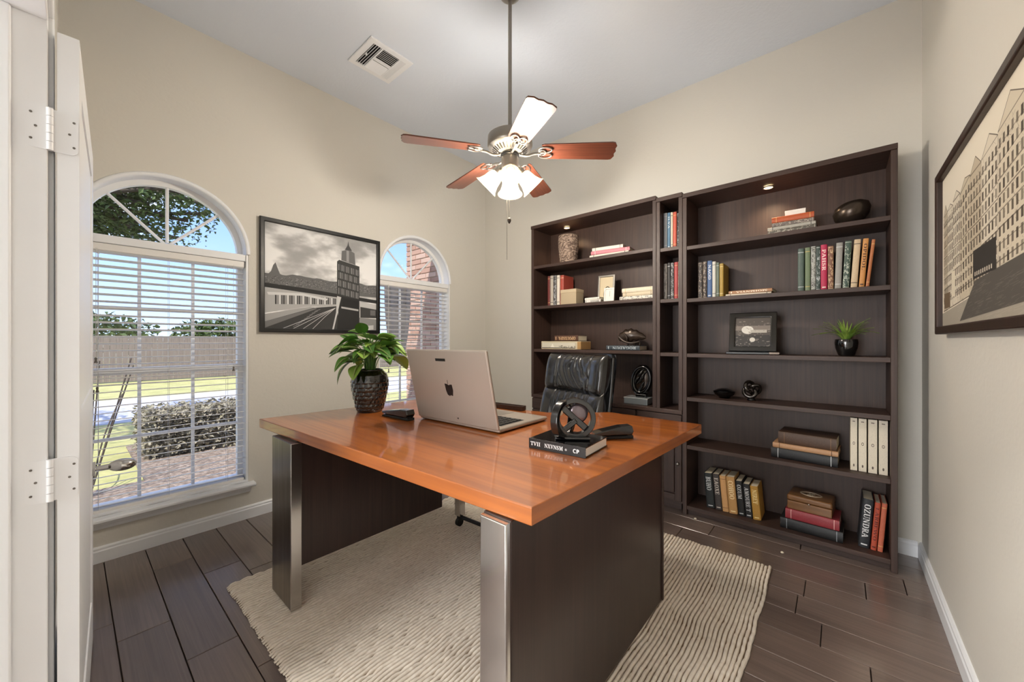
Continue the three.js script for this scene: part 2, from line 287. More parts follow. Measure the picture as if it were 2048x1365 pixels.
// unseen ceiling lamps behind the camera, placed to light the rug and desk front
for (const [x, z] of [[-2.1, 1.9], [-1.35, 1.9]]) {
  const l = thing('unseen_hall_ceiling_lamp', x < -1.5 ? 'unseen square ceiling lamp behind the camera, nearer the hall side wall' : 'unseen square ceiling lamp behind the camera, nearer the doorway middle', 'lamp', [x, CEIL - 0.05, z]);
  part('housing', rb(-0.32, 0.32, 0.02, 0.05, -0.32, 0.32, 0.01), M.trim, l);
  part('lamp_diffuser', rb(-0.3, 0.3, 0.004, 0.02, -0.3, 0.3, 0.006), std({ color: '#ffffff', emissive: '#fff4e4', emissiveIntensity: 1.2, roughness: 0.5 }), l);
  const a = new THREE.RectAreaLight(NEUTRAL, UNSEEN_HALL_LAMP, 0.58, 0.58); a.rotation.x = -Math.PI / 2; a.position.y = -0.004; l.add(a);
}

// unseen glowing entrance behind the camera, placed to light the bookcases from the front
{
  const e = structure('window_3', [-1.15, 0, 3.6]);
  for (const x of [-0.86, -0.03, 0.8]) part('stile', rb(x, x + 0.06, 0, 2.2, -0.06, 0, 0.004), M.trim, e);
  for (const y of [0, 1.05, 2.14]) part('rail', rb(-0.8, 0.8, y, y + 0.06, -0.055, 0, 0.004), M.trim, e);
  for (const x of [-0.8, 0.03]) for (const y of [0.06, 1.11]) part('unseen_window_pane', bb(x, x + 0.77, y, y + (y < 1 ? 0.99 : 1.03), -0.03, -0.02), std({ color: '#e8eef4', emissive: '#eaf2ff', emissiveIntensity: 2, roughness: 0.6 }), e);
  const a = new THREE.RectAreaLight(ENTRY_TINT, UNSEEN_ENTRY, 1.58, 2.1); a.position.set(0, 1.1, -0.07); e.add(a);   // shines toward -z
}

// ---------------------------------------------------------------- the garden
const grassTex = tex(512, 512, (u, v) => mixc(mixc([160, 156, 98], [206, 196, 140], fbm(u, v, 8, 8, 3, 101)), [140, 148, 90], 0.5 * fbm(u, v, 90, 90, 2, 103)), true, 0.4);
const G = { lawn: std({ map: grassTex, roughness: 1 }), road: std({ map: tex(128, 128, (u, v) => { const n = 172 + 26 * fbm(u, v, 32, 32, 3, 5); return [n, n, n + 6]; }, true, 1), roughness: 0.95 }),
  mulch: std({ map: tex(512, 512, (u, v) => mixc([104, 88, 76], [196, 180, 164], Math.pow(fbm(u, v, 50, 50, 3, 21), 1.5)), true, 0.8), roughness: 1, bumpMap: tex(256, 256, (u, v) => { const n = 255 * fbm(u, v, 50, 50, 2, 22); return [n, n, n]; }, false, 0.8), bumpScale: 0.02 }),
  fence: std({ map: woodTex([120, 106, 98], [160, 146, 136], 40, 6, 88, [2, 0.5], 256), roughness: 0.95 }), bark: std({ color: '#4f463e', roughness: 1 }),
  leaf: std({ color: '#4d5f2c', roughness: 0.7, side: THREE.DoubleSide }), hedge: std({ color: '#a39c8a', roughness: 0.8, side: THREE.DoubleSide }), core: std({ color: '#8a7f6c', roughness: 1 }) };
const GY = -0.22;
{
  const l = structure('ground_lawn'); part('turf', metre(bb(-40, LEFT - 0.16, GY - 0.3, GY, -26, 26), 'z'), G.lawn, l);
  const r = structure('ground_road'); part('paving', metre(bb(-13.2, -9.4, GY - 0.2, GY + 0.008, -25.9, 25.9), 'z'), G.road, r);
  const m = structure('ground_mulch'); part('mulch', metre(bb(-5.3, LEFT - 0.165, GY - 0.2, GY + 0.02, -5, 3), 'z'), G.mulch, m); part('mulch', metre(bb(-7.2, -5.3, GY - 0.2, GY + 0.02, -5, -0.5), 'z'), G.mulch, m);
}
// board fence across the road
{
  const f = thing('garden_fence', 'weathered grey board fence across the road outside the large window', 'fence', [-18.6, GY, 0]);
  const g = [0, 1, 2].map((k) => metre(bb(-0.012, 0.012, 0.03, 1.58 + k * 0.012, -0.071, 0.071), 'y', k * 0.3));
  const bd = []; for (let k = 0; k < 170; k++) bd.push(g[(k * 7) % 3].clone().translate(0, 0, -14 + k * 0.148));
  const boards = part('boards', merge(bd), G.fence, f); boards.userData.kind = 'stuff';
  for (const y of [0.35, 1.3]) part('rail', metre(bb(-0.06, -0.02, y, y + 0.09, -14, 11.1), 'z'), G.fence, f);
  for (let k = 0; k < 11; k++) part('post', metre(bb(-0.13, -0.06, 0, 1.6, -13.9 + k * 2.44, -13.81 + k * 2.44)), G.fence, f);
}
const leafGeo = (l, w) => { const s = [[0, 0, 0], [w, 0.12 * l, l * 0.45], [0, 0, l * 0.5], [-w, 0.12 * l, l * 0.45], [0, -0.06 * l, l]]; const g = new THREE.BufferGeometry(); const I = [0, 2, 1, 0, 3, 2, 1, 2, 4, 2, 3, 4], P = []; I.forEach((i) => P.push(...s[i])); g.setAttribute('position', new THREE.Float32BufferAttribute(P, 3)); g.computeVertexNormals(); return g; };
function leafCloud(name, parent, n, geo, mat, place, colour) {
  const im = new THREE.InstancedMesh(geo, mat, n); im.name = name; im.userData.kind = 'stuff'; im.castShadow = im.receiveShadow = true; const o = new THREE.Object3D();
  for (let k = 0; k < n; k++) { const [p, s] = place(k); o.position.set(...p); o.rotation.set(ran(-1.2, 1.2), ran(0, 6.28), ran(-1.2, 1.2)); o.scale.setScalar(s); o.updateMatrix(); im.setMatrixAt(k, o.matrix); im.setColorAt(k, colour()); }
  parent.add(im);
}
const inBall = () => { for (;;) { const p = [ran(-1, 1), ran(-1, 1), ran(-1, 1)], d = Math.hypot(...p); if (d < 1 && d > 0.35) return p; } };
{   // the oak whose crown hangs before the arch
  reseed(11);
  const t = thing('oak_tree', 'leafy oak tree spreading across the arch of the large window', 'tree', [-8.6, GY, 1.1]);
  part('trunk', tube([[0, 0, 0], [0.05, 1.3, 0.03], [-0.04, 2.6, 0.05], [0.02, 4.2, 0]], 0.17, 16, 10), G.bark, t);
  const tips = [];
  for (let k = 0; k < 40; k++) { const a = k < 24 ? ran(4.15, 5.25) : ran(0, 6.28), y = ran(2.8, 4.0), L2 = k < 24 ? ran(1.2, 3.2) : ran(1.2, 2.2), d = ran(-0.03, 0.3); const e = [Math.cos(a) * L2, y + d * L2 + 0.1, Math.sin(a) * L2]; tips.push([[0, y, 0], e]); part('branch', tube([[0, y, 0], [e[0] * 0.5, y + d * L2 * 0.4 + 0.15, e[2] * 0.5], e], 0.03, 8, 5), G.bark, t); }
  leafCloud('leaves', t, 17000, leafGeo(0.085, 0.024), G.leaf, () => { const [s, e] = tips[Math.floor(rnd() * tips.length)], f = ran(0.3, 1.06), q = 0.3; return [[lerp(s[0], e[0], f) + ran(-q, q), lerp(s[1], e[1], f) + ran(-q, q), lerp(s[2], e[2], f) + ran(-q, q)], ran(0.7, 1.3)]; }, () => new THREE.Color().setHSL(ran(0.2, 0.27), ran(0.25, 0.45), ran(0.5, 1)));
}
{   // far trees behind the fence
  reseed(21);
  const spots = [[-25, -9.5, 2.0], [-25.5, -5.2, 1.9], [-26, -0.8, 2.2], [-25, 3.2, 1.7], [-26, 7.4, 2.1], [-26, 12, 2.1]];
  const words = ['far round tree behind the fence, first from the brick wing side', 'far round tree behind the fence, second from the brick wing side', 'far tallest tree behind the fence, near the middle of the view', 'far small tree behind the fence, fourth from the brick wing side', 'far round tree behind the fence, fifth from the brick wing side', 'far round tree behind the fence, furthest on the door side'];
  spots.forEach(([x, z, r], k) => {
    const t = thing('distant_tree', words[k], 'tree', [x, GY, z], 0, 'trees behind the fence');
    part('trunk', cyl(0.14, 1.4, 0, 0, 0, 0.1, 8), G.bark, t);
    for (let q = 0; q < 5; q++) { const a = q * 1.257 + k; part('branch', rod([0, 1.2, 0], [Math.cos(a) * r * 0.5, 1.7 + 0.2 * (q % 2), Math.sin(a) * r * 0.5], 0.04, 6), G.bark, t); }
    leafCloud('crown', t, 1500, leafGeo(0.3, 0.09), G.leaf, () => { const p = inBall(); return [[p[0] * r, 1.75 + p[1] * r * 0.45, p[2] * r], ran(0.6, 1.3)]; }, () => new THREE.Color().setHSL(ran(0.2, 0.27), ran(0.25, 0.45), ran(0.5, 1)));
  });
}
{   // hedge in front of the large window, and bare twigs
  reseed(31);
  const h = thing('garden_hedge', 'clipped brown-green hedge outside the large window', 'hedge', [-6.6, GY, -1.2]);
  part('core', new RoundedBoxGeometry(0.75, 0.5, 1.1, 3, 0.12).translate(0, 0.25, 0), G.core, h);
  leafCloud('leaves', h, 5200, leafGeo(0.06, 0.018), G.hedge, () => { const s = Math.floor(rnd() * 4); const x = ran(-0.42, 0.42), y = ran(0.02, 0.54), z = ran(-0.6, 0.6); return [s === 0 ? [x, 0.53 + ran(-0.05, 0.04), z] : s === 1 ? [0.4 + ran(-0.04, 0.05), y, z] : s === 2 ? [x, y, 0.58 + ran(-0.05, 0.05)] : [0.41 + ran(-0.04, 0.05), y, z], ran(0.7, 1.3)]; }, () => new THREE.Color().setHSL(ran(0.09, 0.2), ran(0.08, 0.25), ran(0.7, 1)));
  const b = thing('bare_shrub', 'bare leafless shrub standing beside the hedge', 'shrub', [-5.1, GY, -0.12]);
  for (let k = 0; k < 9; k++) { const a = ran(0, 6.28), e = ran(0.25, 0.6); part('twig', tube([[0, 0, 0], [Math.cos(a) * e * 0.4, 0.5, Math.sin(a) * e * 0.4], [Math.cos(a) * e, ran(0.8, 1.25), Math.sin(a) * e]], 0.006, 8, 5), G.bark, b); }
  const c = thing('low_shrub', 'low leafy shrub at the mulch edge below the large window', 'shrub', [-4.5, GY + 0.02, 0.16]);
  part('core', new THREE.SphereGeometry(0.2, 16, 12).scale(1, 0.8, 1).translate(0, 0.16, 0), G.core, c);
  leafCloud('leaves', c, 900, leafGeo(0.06, 0.02), G.hedge, () => { const p = inBall(), d = Math.hypot(...p); return [[p[0] / d * 0.24, Math.max(0.03, 0.18 + p[1] / d * 0.22), p[2] / d * 0.24], ran(0.7, 1.2)]; }, () => new THREE.Color().setHSL(ran(0.12, 0.22), ran(0.15, 0.4), ran(0.5, 1)));
}
// brick wing of the house beyond the second window
{
  reseed(41);
  const x0 = -4.15, x1 = LEFT - 0.16, z = -2.78;
  const w = structure('wall_brick_wing');
  part('mortar', metre(bb(x0 + 0.012, x1, GY, 3.4, z - 1.4, z - 0.012)), std({ color: '#c6b9ac', roughness: 1 }), w);
  const bm = ['#c09a88', '#c9a593', '#b58f7c', '#cfb09f'].map((c) => std({ color: c, roughness: 0.95 }));
  const bl = 0.2, bh = 0.062, j = 0.009, full = chamfer(bl - j, 0.02, bh - j, 0.003).rotateX(Math.PI / 2), halfB = chamfer(bl / 2 - j, 0.02, bh - j, 0.003).rotateX(Math.PI / 2);
  for (let r = 0; r < 58; r++) { const y = GY + 0.03 + r * bh; if (y < 0.35 || y > 3.1) continue;
    for (let k = 0; k < 6; k++) { const xs = x0 + (r % 2 ? 0 : -bl / 2) + k * bl, a = Math.max(xs, x0), b = Math.min(xs + bl, x1 - 0.02); if (b - a < 0.06) continue; const h = b - a < bl - 0.01; const m = part('brick', h ? halfB : full, bm[Math.floor(rnd() * 4)], w); m.position.set(h ? a + bl / 4 : (a + b) / 2, y, z - 0.02 + ran(0, 0.003)); } }
}
{   // grey rounded awning cloth hanging outside the second window
  const c = thing('hanging_cloth', 'grey tapered cloth hanging outside the second arched window', 'cloth', [-3.62, 0.98, -2.32]);
  part('fabric', surface(24, 24, (u, v) => { const t = 1 - v, w = 0.13 * Math.pow(Math.sin(Math.PI * 0.5 * clamp(v * 1.15 + 0.02)), 0.45), a = (u - 0.5) * 2; return [a * w * 0.6 + 0.012 * Math.sin(u * 20) * v, v * 0.82, -a * w * 0.8 + 0.012 * Math.cos(u * 20) * v]; }), std({ color: '#a09a93', roughness: 0.9, side: THREE.DoubleSide }), c);
  part('rail', merge([rod([-0.1, 0.82, 0.12], [0.1, 0.82, -0.12], 0.008), rod([0, 0.82, 0], [0, 0.82, -0.475], 0.008)]), M.tassel, c);
}

// ---------------------------------------------------------------- rug
{
  reseed(51);
  const X0 = -2.25, X1 = -0.262, Z0 = -2.42, Z1 = -0.5;
  const r = thing('area_rug', 'cream corded area rug with dark grooves under the desk', 'rug', [0, 0, 0]);
  part('backing', metre(rb(X0 + 0.006, X1 - 0.006, 0.001, 0.006, Z0 + 0.006, Z1 - 0.006, 0.002)), M.rugBack, r);
  const n = 120, sw = (X1 - X0) / n, seg = 110, P = [], I = [], UV = [];
  const wave = (x, z) => 0.022 * (fbm((x - X0) / 2, (z - Z0) / 2, 5, 6, 3, 301) - 0.5) * 2;
  for (let k = 0; k < n; k++) {
    const edge = k < 2 || k > n - 3, base = P.length / 3, e0 = ran(-0.004, 0.004), e1 = ran(-0.004, 0.004), wv = ran(0.75, 0.88), off = Math.floor(ran(0, 19)), cut = Math.floor(ran(6, 16));
    for (let s = 0; s <= seg; s++) {
      const t = s / seg, z = lerp(Z0 + e0, Z1 + e1, t), end = s === 0 || s === seg, notch = (s + off) % (edge ? 3 : cut) === 0 && hash(k, s, 8) < (edge ? 1 : 0.75);
      const xc = X0 + (k + 0.5) * sw + wave(X0 + k * sw, z), hw = sw * 0.5 * wv * (notch ? 0.86 : 1), h = end ? 0.004 : (notch ? 0.0105 : 0.0155 + 0.0022 * (hash(k, s, 3) - 0.5)) + (edge ? 0.003 : 0);
      for (const [a, b] of [[-1, 0.004], [-0.93, h * 0.76], [-0.5, h], [0.5, h], [0.93, h * 0.76], [1, 0.004]]) { P.push(xc + a * hw, b, z); UV.push(xc, z); }
    }
    for (let s = 0; s < seg; s++) for (let q = 0; q < 5; q++) { const a = base + s * 6 + q, b = a + 1, c = a + 6, d = c + 1; I.push(a, c, d, a, d, b); }
  }
  const g = new THREE.BufferGeometry(); g.setAttribute('position', new THREE.Float32BufferAttribute(P, 3)); g.setAttribute('uv', new THREE.Float32BufferAttribute(UV, 2)); g.setIndex(I); g.computeVertexNormals();
  part('cords', g, M.rug, r).userData.kind = 'stuff';
}

// ---------------------------------------------------------------- desk
const TOP = 0.8, RUG = 0.0178;
{
  const d = thing('office_desk', 'large cherry-topped office desk with dark wood sides and metal front legs', 'desk');
  const poly = [[-2.262, -0.64], [-0.56, -0.724], [-0.503, -1.981], [-0.985, -1.981], [-1.1, -1.86], [-1.24, -1.75], [-1.42, -1.72], [-2.17, -1.75]];
  part('tabletop', metre(prism(poly, TOP - 0.046, TOP, 0.0035), 'x'), M.cherry, d);
  const fl = part('front_leg', metre(rb(-2.05, -1.812, RUG, TOP - 0.05, -0.672, -0.632, 0.004)), M.brushed, d); fl.userData.label = 'brushed metal-faced front leg';
  part('side_panel', metre(rb(-1.858, -1.815, 0.2, TOP - 0.046, -1.468, -0.67, 0.003)), M.pedestal, d);
  part('leg_cap', rb(-1.815, -1.807, RUG, TOP - 0.05, -0.674, -0.63, 0.002), M.chrome, d);
  const rl = new THREE.Group(); rl.name = 'rear_leg'; d.add(rl);
  part('post', rb(-1.87, -1.82, 0.085, TOP - 0.046, -1.66, -1.61, 0.006), M.chrome, rl);
  part('caster_fork', rb(-1.858, -1.832, 0.05, 0.088, -1.652, -1.618, 0.005), M.black, rl);
  part('caster_wheel', new THREE.CylinderGeometry(0.026, 0.026, 0.022, 24).rotateZ(Math.PI / 2).translate(-1.845, RUG + 0.026, -1.63), M.rubber, rl);
  part('stretcher', rod([-1.83, 0.075, -1.635], [-0.68, 0.075, -1.7], 0.012, 14), M.black, d);
  part('pedestal', metre(rb(-0.71, -0.615, RUG, TOP - 0.046, -1.77, -0.712, 0.003)), M.pedestal, d);
  part('edge_strip', rb(-0.63, -0.609, RUG, TOP - 0.046, -1.775, -1.762, 0.002), M.espresso, d);
  const s = new THREE.Shape(); s.moveTo(-0.712, RUG); s.lineTo(-0.616, RUG); s.lineTo(-0.618, TOP - 0.05); s.lineTo(-0.708, TOP - 0.05); s.lineTo(-0.712, RUG);
  const cf = part('front_leg', metre(new THREE.ExtrudeGeometry(s, { depth: 0.012, bevelEnabled: true, bevelSize: 0.004, bevelThickness: 0.005, bevelOffset: -0.004, bevelSegments: 3 }).translate(0, 0, -0.713)), M.chrome, d); cf.userData.label = 'polished chrome front leg plate';
}
// ---------------------------------------------------------------- executive chair
{
  const c = thing('executive_chair', 'black wrinkled-leather executive chair behind the desk', 'chair', [-1.36, 0, -2.27], -0.3);
  // puffed cushion: front bulges and carries creases, closed all round
  const cushion = (w, h, t, curve, crease, seed, lean) => {
    const f = (u, v, side) => {
      const a = 2 * u - 1, b = 2 * v - 1, e = Math.pow(Math.max(0, 1 - Math.pow(Math.abs(a), 6)), 0.5) * Math.pow(Math.max(0, 1 - Math.pow(Math.abs(b), 5)), 0.5);
      let z = side * t / 2 * e;
      if (side > 0) {
        const mid = smooth(0.62, 0.42, Math.abs(a)), wob = u * 15 + 1.1 * Math.sin(v * 3 + seed) + 2.6 * fbm(u, v * 0.6, 5, 3, 2, seed);
        z += mid * crease * (Math.pow(Math.abs(Math.sin(wob * 2.1)), 0.6) - 0.6) * smooth(0, 0.18, v) * smooth(1, 0.85, v) + 0.25 * crease * (1 - mid) * (fbm(u, v, 4, 5, 3, seed + 4) - 0.5);
        z -= 0.013 * Math.exp(-Math.pow((Math.abs(a) - 0.56) / 0.03, 2)) * e;
      }
      const x = a * w / 2 * (1 - 0.03 * b * b), y = v * h;
      return [x, y, z + curve * a * a + lean * v * h];
    };
    return merge([surface(110, 44, (u, v) => f(u, v, 1)), surface(40, 20, (u, v) => f(1 - u, v, -1))]);
  };
  part('headrest', cushion(0.58, 0.27, 0.17, 0.075, 0.014, 5, -0.16).translate(0, 0.845, -0.03), M.leather, c);
  part('back_cushion', cushion(0.6, 0.46, 0.15, 0.06, 0.016, 9, -0.16).translate(0, 0.415, 0.06), M.leather, c);
  part('back_shell', surface(30, 30, (u, v) => { const a = 2 * u - 1, k = Math.sqrt(Math.max(0, 1 - Math.pow(Math.abs(2 * v - 1), 10))); return [-a * 0.275 * (0.9 + 0.1 * k), 0.4 + v * 0.71, -0.035 - 0.16 * (v * 0.71) + 0.055 * a * a - 0.05 * (1 - a ** 6)]; }), M.leather, c);
  for (const s of [-1, 1]) part('side_piping', tube([[s * 0.277, 0.43, 0.05], [s * 0.281, 0.65, 0.01], [s * 0.278, 0.9, -0.03], [s * 0.268, 1.09, -0.06]], 0.011, 30, 8), M.leather, c);
  part('seat', new RoundedBoxGeometry(0.54, 0.13, 0.5, 5, 0.055).translate(0, 0.44, 0.24), M.leather, c);
  for (const s of [-1, 1]) { const arm = new THREE.Group(); arm.name = 'arm'; c.add(arm);
    part('arm_pad', rb(s * 0.3 - 0.032, s * 0.3 + 0.032, 0.63, 0.668, 0.04, 0.34, 0.018, 4), M.leather, arm);
    part('arm_post', tube([[s * 0.29, 0.43, 0.2], [s * 0.318, 0.48, 0.22], [s * 0.312, 0.56, 0.2], [s * 0.3, 0.64, 0.17]], 0.016, 20, 8), M.black, arm); }
  part('column', cyl(0.028, 0.28, 0, 0.1, 0.2), M.chrome, c);
  for (let k = 0; k < 5; k++) { const a = k * 1.2566 + 0.3, l = new THREE.Group(); l.name = 'base_leg'; c.add(l); const e = [Math.cos(a) * 0.27, 0.075, 0.2 + Math.sin(a) * 0.27];
    part('spoke', rod([0, 0.11, 0.2], e, 0.018, 12), M.black, l);
    part('caster', new THREE.CylinderGeometry(0.027, 0.027, 0.03, 20).rotateZ(Math.PI / 2).rotateY(a).translate(e[0], RUG + 0.0275, e[2]), M.rubber, l); }
}
// ---------------------------------------------------------------- laptop
{
  const l = thing('laptop', 'open silver laptop seen from behind on the desk', 'laptop', [-1.37, TOP + 0.002, -1.19], 0.03);
  part('base', rb(-0.27, 0.27, 0.003, 0.02, -0.37, 0.0, 0.008, 3), M.aluminium, l);
  part('base_foot', rb(-0.262, 0.262, 0, 0.006, -0.36, -0.01, 0.003), M.black, l);
  const kb = []; for (let r = 0; r < 6; r++) for (let k = 0; k < 15; k++) kb.push(rb(-0.226 + k * 0.0302, -0.226 + k * 0.0302 + 0.026, 0.02, 0.0235, -0.06 - r * 0.026 - 0.022, -0.06 - r * 0.026, 0.002, 1));
  part('keyboard', merge(kb), M.black, l).userData.kind = 'stuff';
  part('key_well', bb(-0.235, 0.235, 0.0198, 0.0204, -0.222, -0.052), M.rubber, l);
  part('trackpad', rb(-0.075, 0.075, 0.0198, 0.0206, -0.345, -0.24, 0.002), std({ color: '#a39a90', roughness: 0.3, metalness: 0.7 }), l);
  const lid = new THREE.Group(); lid.name = 'lid'; lid.position.set(0, 0.012, 0.002); lid.rotation.x = 0.225; l.add(lid);
  part('shell', rb(-0.272, 0.272, 0.003, 0.355, -0.008, 0.006, 0.007, 3), M.aluminium, lid);
  part('screen', rb(-0.262, 0.262, 0.014, 0.346, -0.0095, -0.0075, 0.001), M.screen, lid);
  part('slot', rb(-0.058, 0.01, 0.302, 0.315, 0.0055, 0.0068, 0.0005), M.black, lid);
  const s = new THREE.Shape(); s.moveTo(-0.022, 0.03); s.lineTo(-0.004, 0.028); s.lineTo(0.004, 0.023); s.lineTo(0.012, 0.027); s.lineTo(0.026, 0.028); s.lineTo(0.029, 0); s.lineTo(0.022, -0.027); s.lineTo(0.008, -0.024); s.lineTo(0.002, -0.029); s.lineTo(-0.012, -0.024); s.lineTo(-0.019, -0.004); s.lineTo(-0.022, 0.03);
  part('emblem', merge([new THREE.ExtrudeGeometry(s, { depth: 0.001, bevelEnabled: false }).translate(0.0, 0.165, 0.0058), rb(-0.0012, 0.0012, 0.195, 0.213, 0.0058, 0.0068, 0.0004)]), M.black, lid);
  part('latch_mark', new THREE.CylinderGeometry(0.004, 0.004, 0.001, 12).rotateX(Math.PI / 2).translate(0.03, 0.03, 0.0062), M.black, lid);
}
// ---------------------------------------------------------------- things on the desk
{   // black scaled vase and its plant
  reseed(61);
  const v = thing('vase', 'black glossy ceramic vase with scale relief on the desk', 'vase', [-2.03, TOP + 0.001, -1.12]);
  const prof = [[0.0, 0.082], [0.06, 0.088], [0.18, 0.095], [0.4, 0.109], [0.6, 0.119], [0.76, 0.122], [0.88, 0.115], [0.96, 0.096], [1, 0.082]].map(([t, r]) => [t, r * 0.82]);
  const rad = (t) => { for (let k = 1; k < prof.length; k++) if (t <= prof[k][0]) { const [a, ra] = prof[k - 1], [b, rb2] = prof[k], q = smooth(0, 1, (t - a) / (b - a)); return lerp(ra, rb2, (t - a) / (b - a) * 0.6 + q * 0.4); } return prof.at(-1)[1]; };
  const H = 0.235;
  part('body', surface(144, 96, (u, t) => { const row = t * 10, k = Math.floor(row), f = row - k, c = (u * 16 + (k % 2) * 0.5) % 1, sc = Math.max(0, 1 - Math.hypot((c - 0.5) * 2, f * 1.1 - 0.15)); const band = smooth(0.02, 0.08, t) * smooth(0.8, 0.7, t), r = rad(t) + 0.0055 * Math.sqrt(sc) * band; const a = -u * Math.PI * 2; return [Math.cos(a) * r, t * H, Math.sin(a) * r]; }), M.blackVase, v);
  part('rim', new THREE.TorusGeometry(0.066, 0.005, 10, 48).rotateX(Math.PI / 2).translate(0, H, 0), M.blackVase, v);
  part('base', cyl(0.063, 0.006, 0, 0, 0, 0.062, 48), M.blackVase, v);
  part('soil', cyl(0.064, 0.004, 0, H - 0.022, 0, 0.064, 32), M.soil, v);
  const p = thing('potted_plant', 'broad-leaved green plant growing in the black vase', 'plant', [-2.03, TOP + H - 0.018, -1.12]);
  const gm = ['#4f7f2e', '#5f9136', '#3f6b26', '#86a848'].map((c) => phy({ color: c, roughness: 0.42, clearcoat: 0.3, clearcoatRoughness: 0.3, side: THREE.DoubleSide }));
  const pale = std({ color: '#b9c58a', roughness: 0.5, side: THREE.DoubleSide });
  const leaf = (bend) => { const f = (w0) => (u, t) => { const w = w0 * 0.04 * Math.pow(Math.sin(Math.PI * Math.pow(t, 0.72)), 0.75) + 0.0003, a = 2 * u - 1; return [a * w, 0.014 * Math.abs(a) * Math.sin(Math.PI * t) - bend * t * t * 0.1, t * 0.13]; }; return [surface(8, 14, f(1)), surface(2, 12, (u, t) => { const q = f(0.06)(u, t); q[1] += 0.0012; return q; })]; };
  const lg = [0.1, 0.35, 0.7].map(leaf);
  const leafAt = (pos, yaw, pitch, s, roll) => { const k = Math.floor(rnd() * 3), o = part('leaf', lg[k][0], gm[Math.floor(rnd() * 4)], p); o.position.set(...pos); o.rotation.order = 'YXZ'; o.rotation.set(pitch, yaw, roll); o.scale.set(s * 1.15, s, s); part('midrib', lg[k][1], pale, o); };
  const stems = [];
  for (let k = 0; k < 60; k++) { const a = k * 2.39996 + ran(-0.3, 0.3), t = k / 60, rr = ran(0.04, 0.15) * (0.45 + 0.7 * t), y = lerp(0.19, 0.07, Math.pow(t, 1.2)) + ran(-0.03, 0.05); const q = [Math.cos(a) * rr, y, Math.sin(a) * rr]; stems.push(tube([[Math.cos(a) * 0.02, -0.003, Math.sin(a) * 0.02], [q[0] * 0.45, y * 0.7 + 0.03, q[2] * 0.45], q], 0.0024, 8, 5)); leafAt(q, Math.PI / 2 - a + ran(-0.4, 0.4), (t < 0.75 ? ran(-0.7, 0.4) : ran(-0.2, 0.95)), ran(0.65, 1.05), ran(-0.4, 0.4)); }
  part('stems', merge(stems), gm[0], p);
}
{   // two black staplers
  const make = (pos, turn, label, len) => { const s = thing('stapler', label, 'stapler', pos, turn, 'black staplers on the desk'); const sh = (pts, w) => { const q = new THREE.Shape(pts.map(([a, b]) => new THREE.Vector2(a * len, b))); return new THREE.ExtrudeGeometry(q, { depth: w - 0.006, bevelEnabled: true, bevelSize: 0.004, bevelThickness: 0.003, bevelSegments: 3, bevelOffset: -0.004 }).translate(0, 0, -w / 2 + 0.003); };
    part('base', sh([[-0.5, 0], [0.5, 0], [0.5, 0.012], [-0.42, 0.012], [-0.5, 0.006]], 0.044), M.rubber, s);
    part('arm', sh([[-0.47, 0.016], [0.46, 0.016], [0.5, 0.03], [0.46, 0.052], [0.2, 0.05], [-0.3, 0.034], [-0.48, 0.026]], 0.05), M.gloss, s);
    part('hinge_block', rb(0.36 * len, 0.47 * len, 0.006, 0.03, -0.019, 0.019, 0.003), M.black, s); };
  make([-1.74, TOP + 0.001, -1.115], 0.05, 'black stapler lying between the vase and the laptop', 0.22);
  make([-0.71, TOP + 0.001, -1.455], 0.85, 'black stapler lying at the chair side of the ring sculpture', 0.17);
}
{   // wooden tray at the back of the desk
  const t = thing('pen_tray', 'narrow dark wooden pen tray between the laptop and the chair', 'tray', [-1.52, TOP + 0.001, -1.685], 0.1);
  part('bottom', rb(-0.15, 0.15, 0, 0.006, -0.022, 0.022, 0.002), M.espresso, t);
  for (const s of [-1, 1]) part('side', metre(rb(-0.15, 0.15, 0.004, 0.026, s * 0.019 - 0.004, s * 0.019 + 0.004, 0.002), 'x'), M.espresso, t);
  for (const s of [-1, 1]) part('end', rb(s * 0.147 - 0.004, s * 0.147 + 0.004, 0.004, 0.026, -0.02, 0.02, 0.002), M.espresso, t);
}
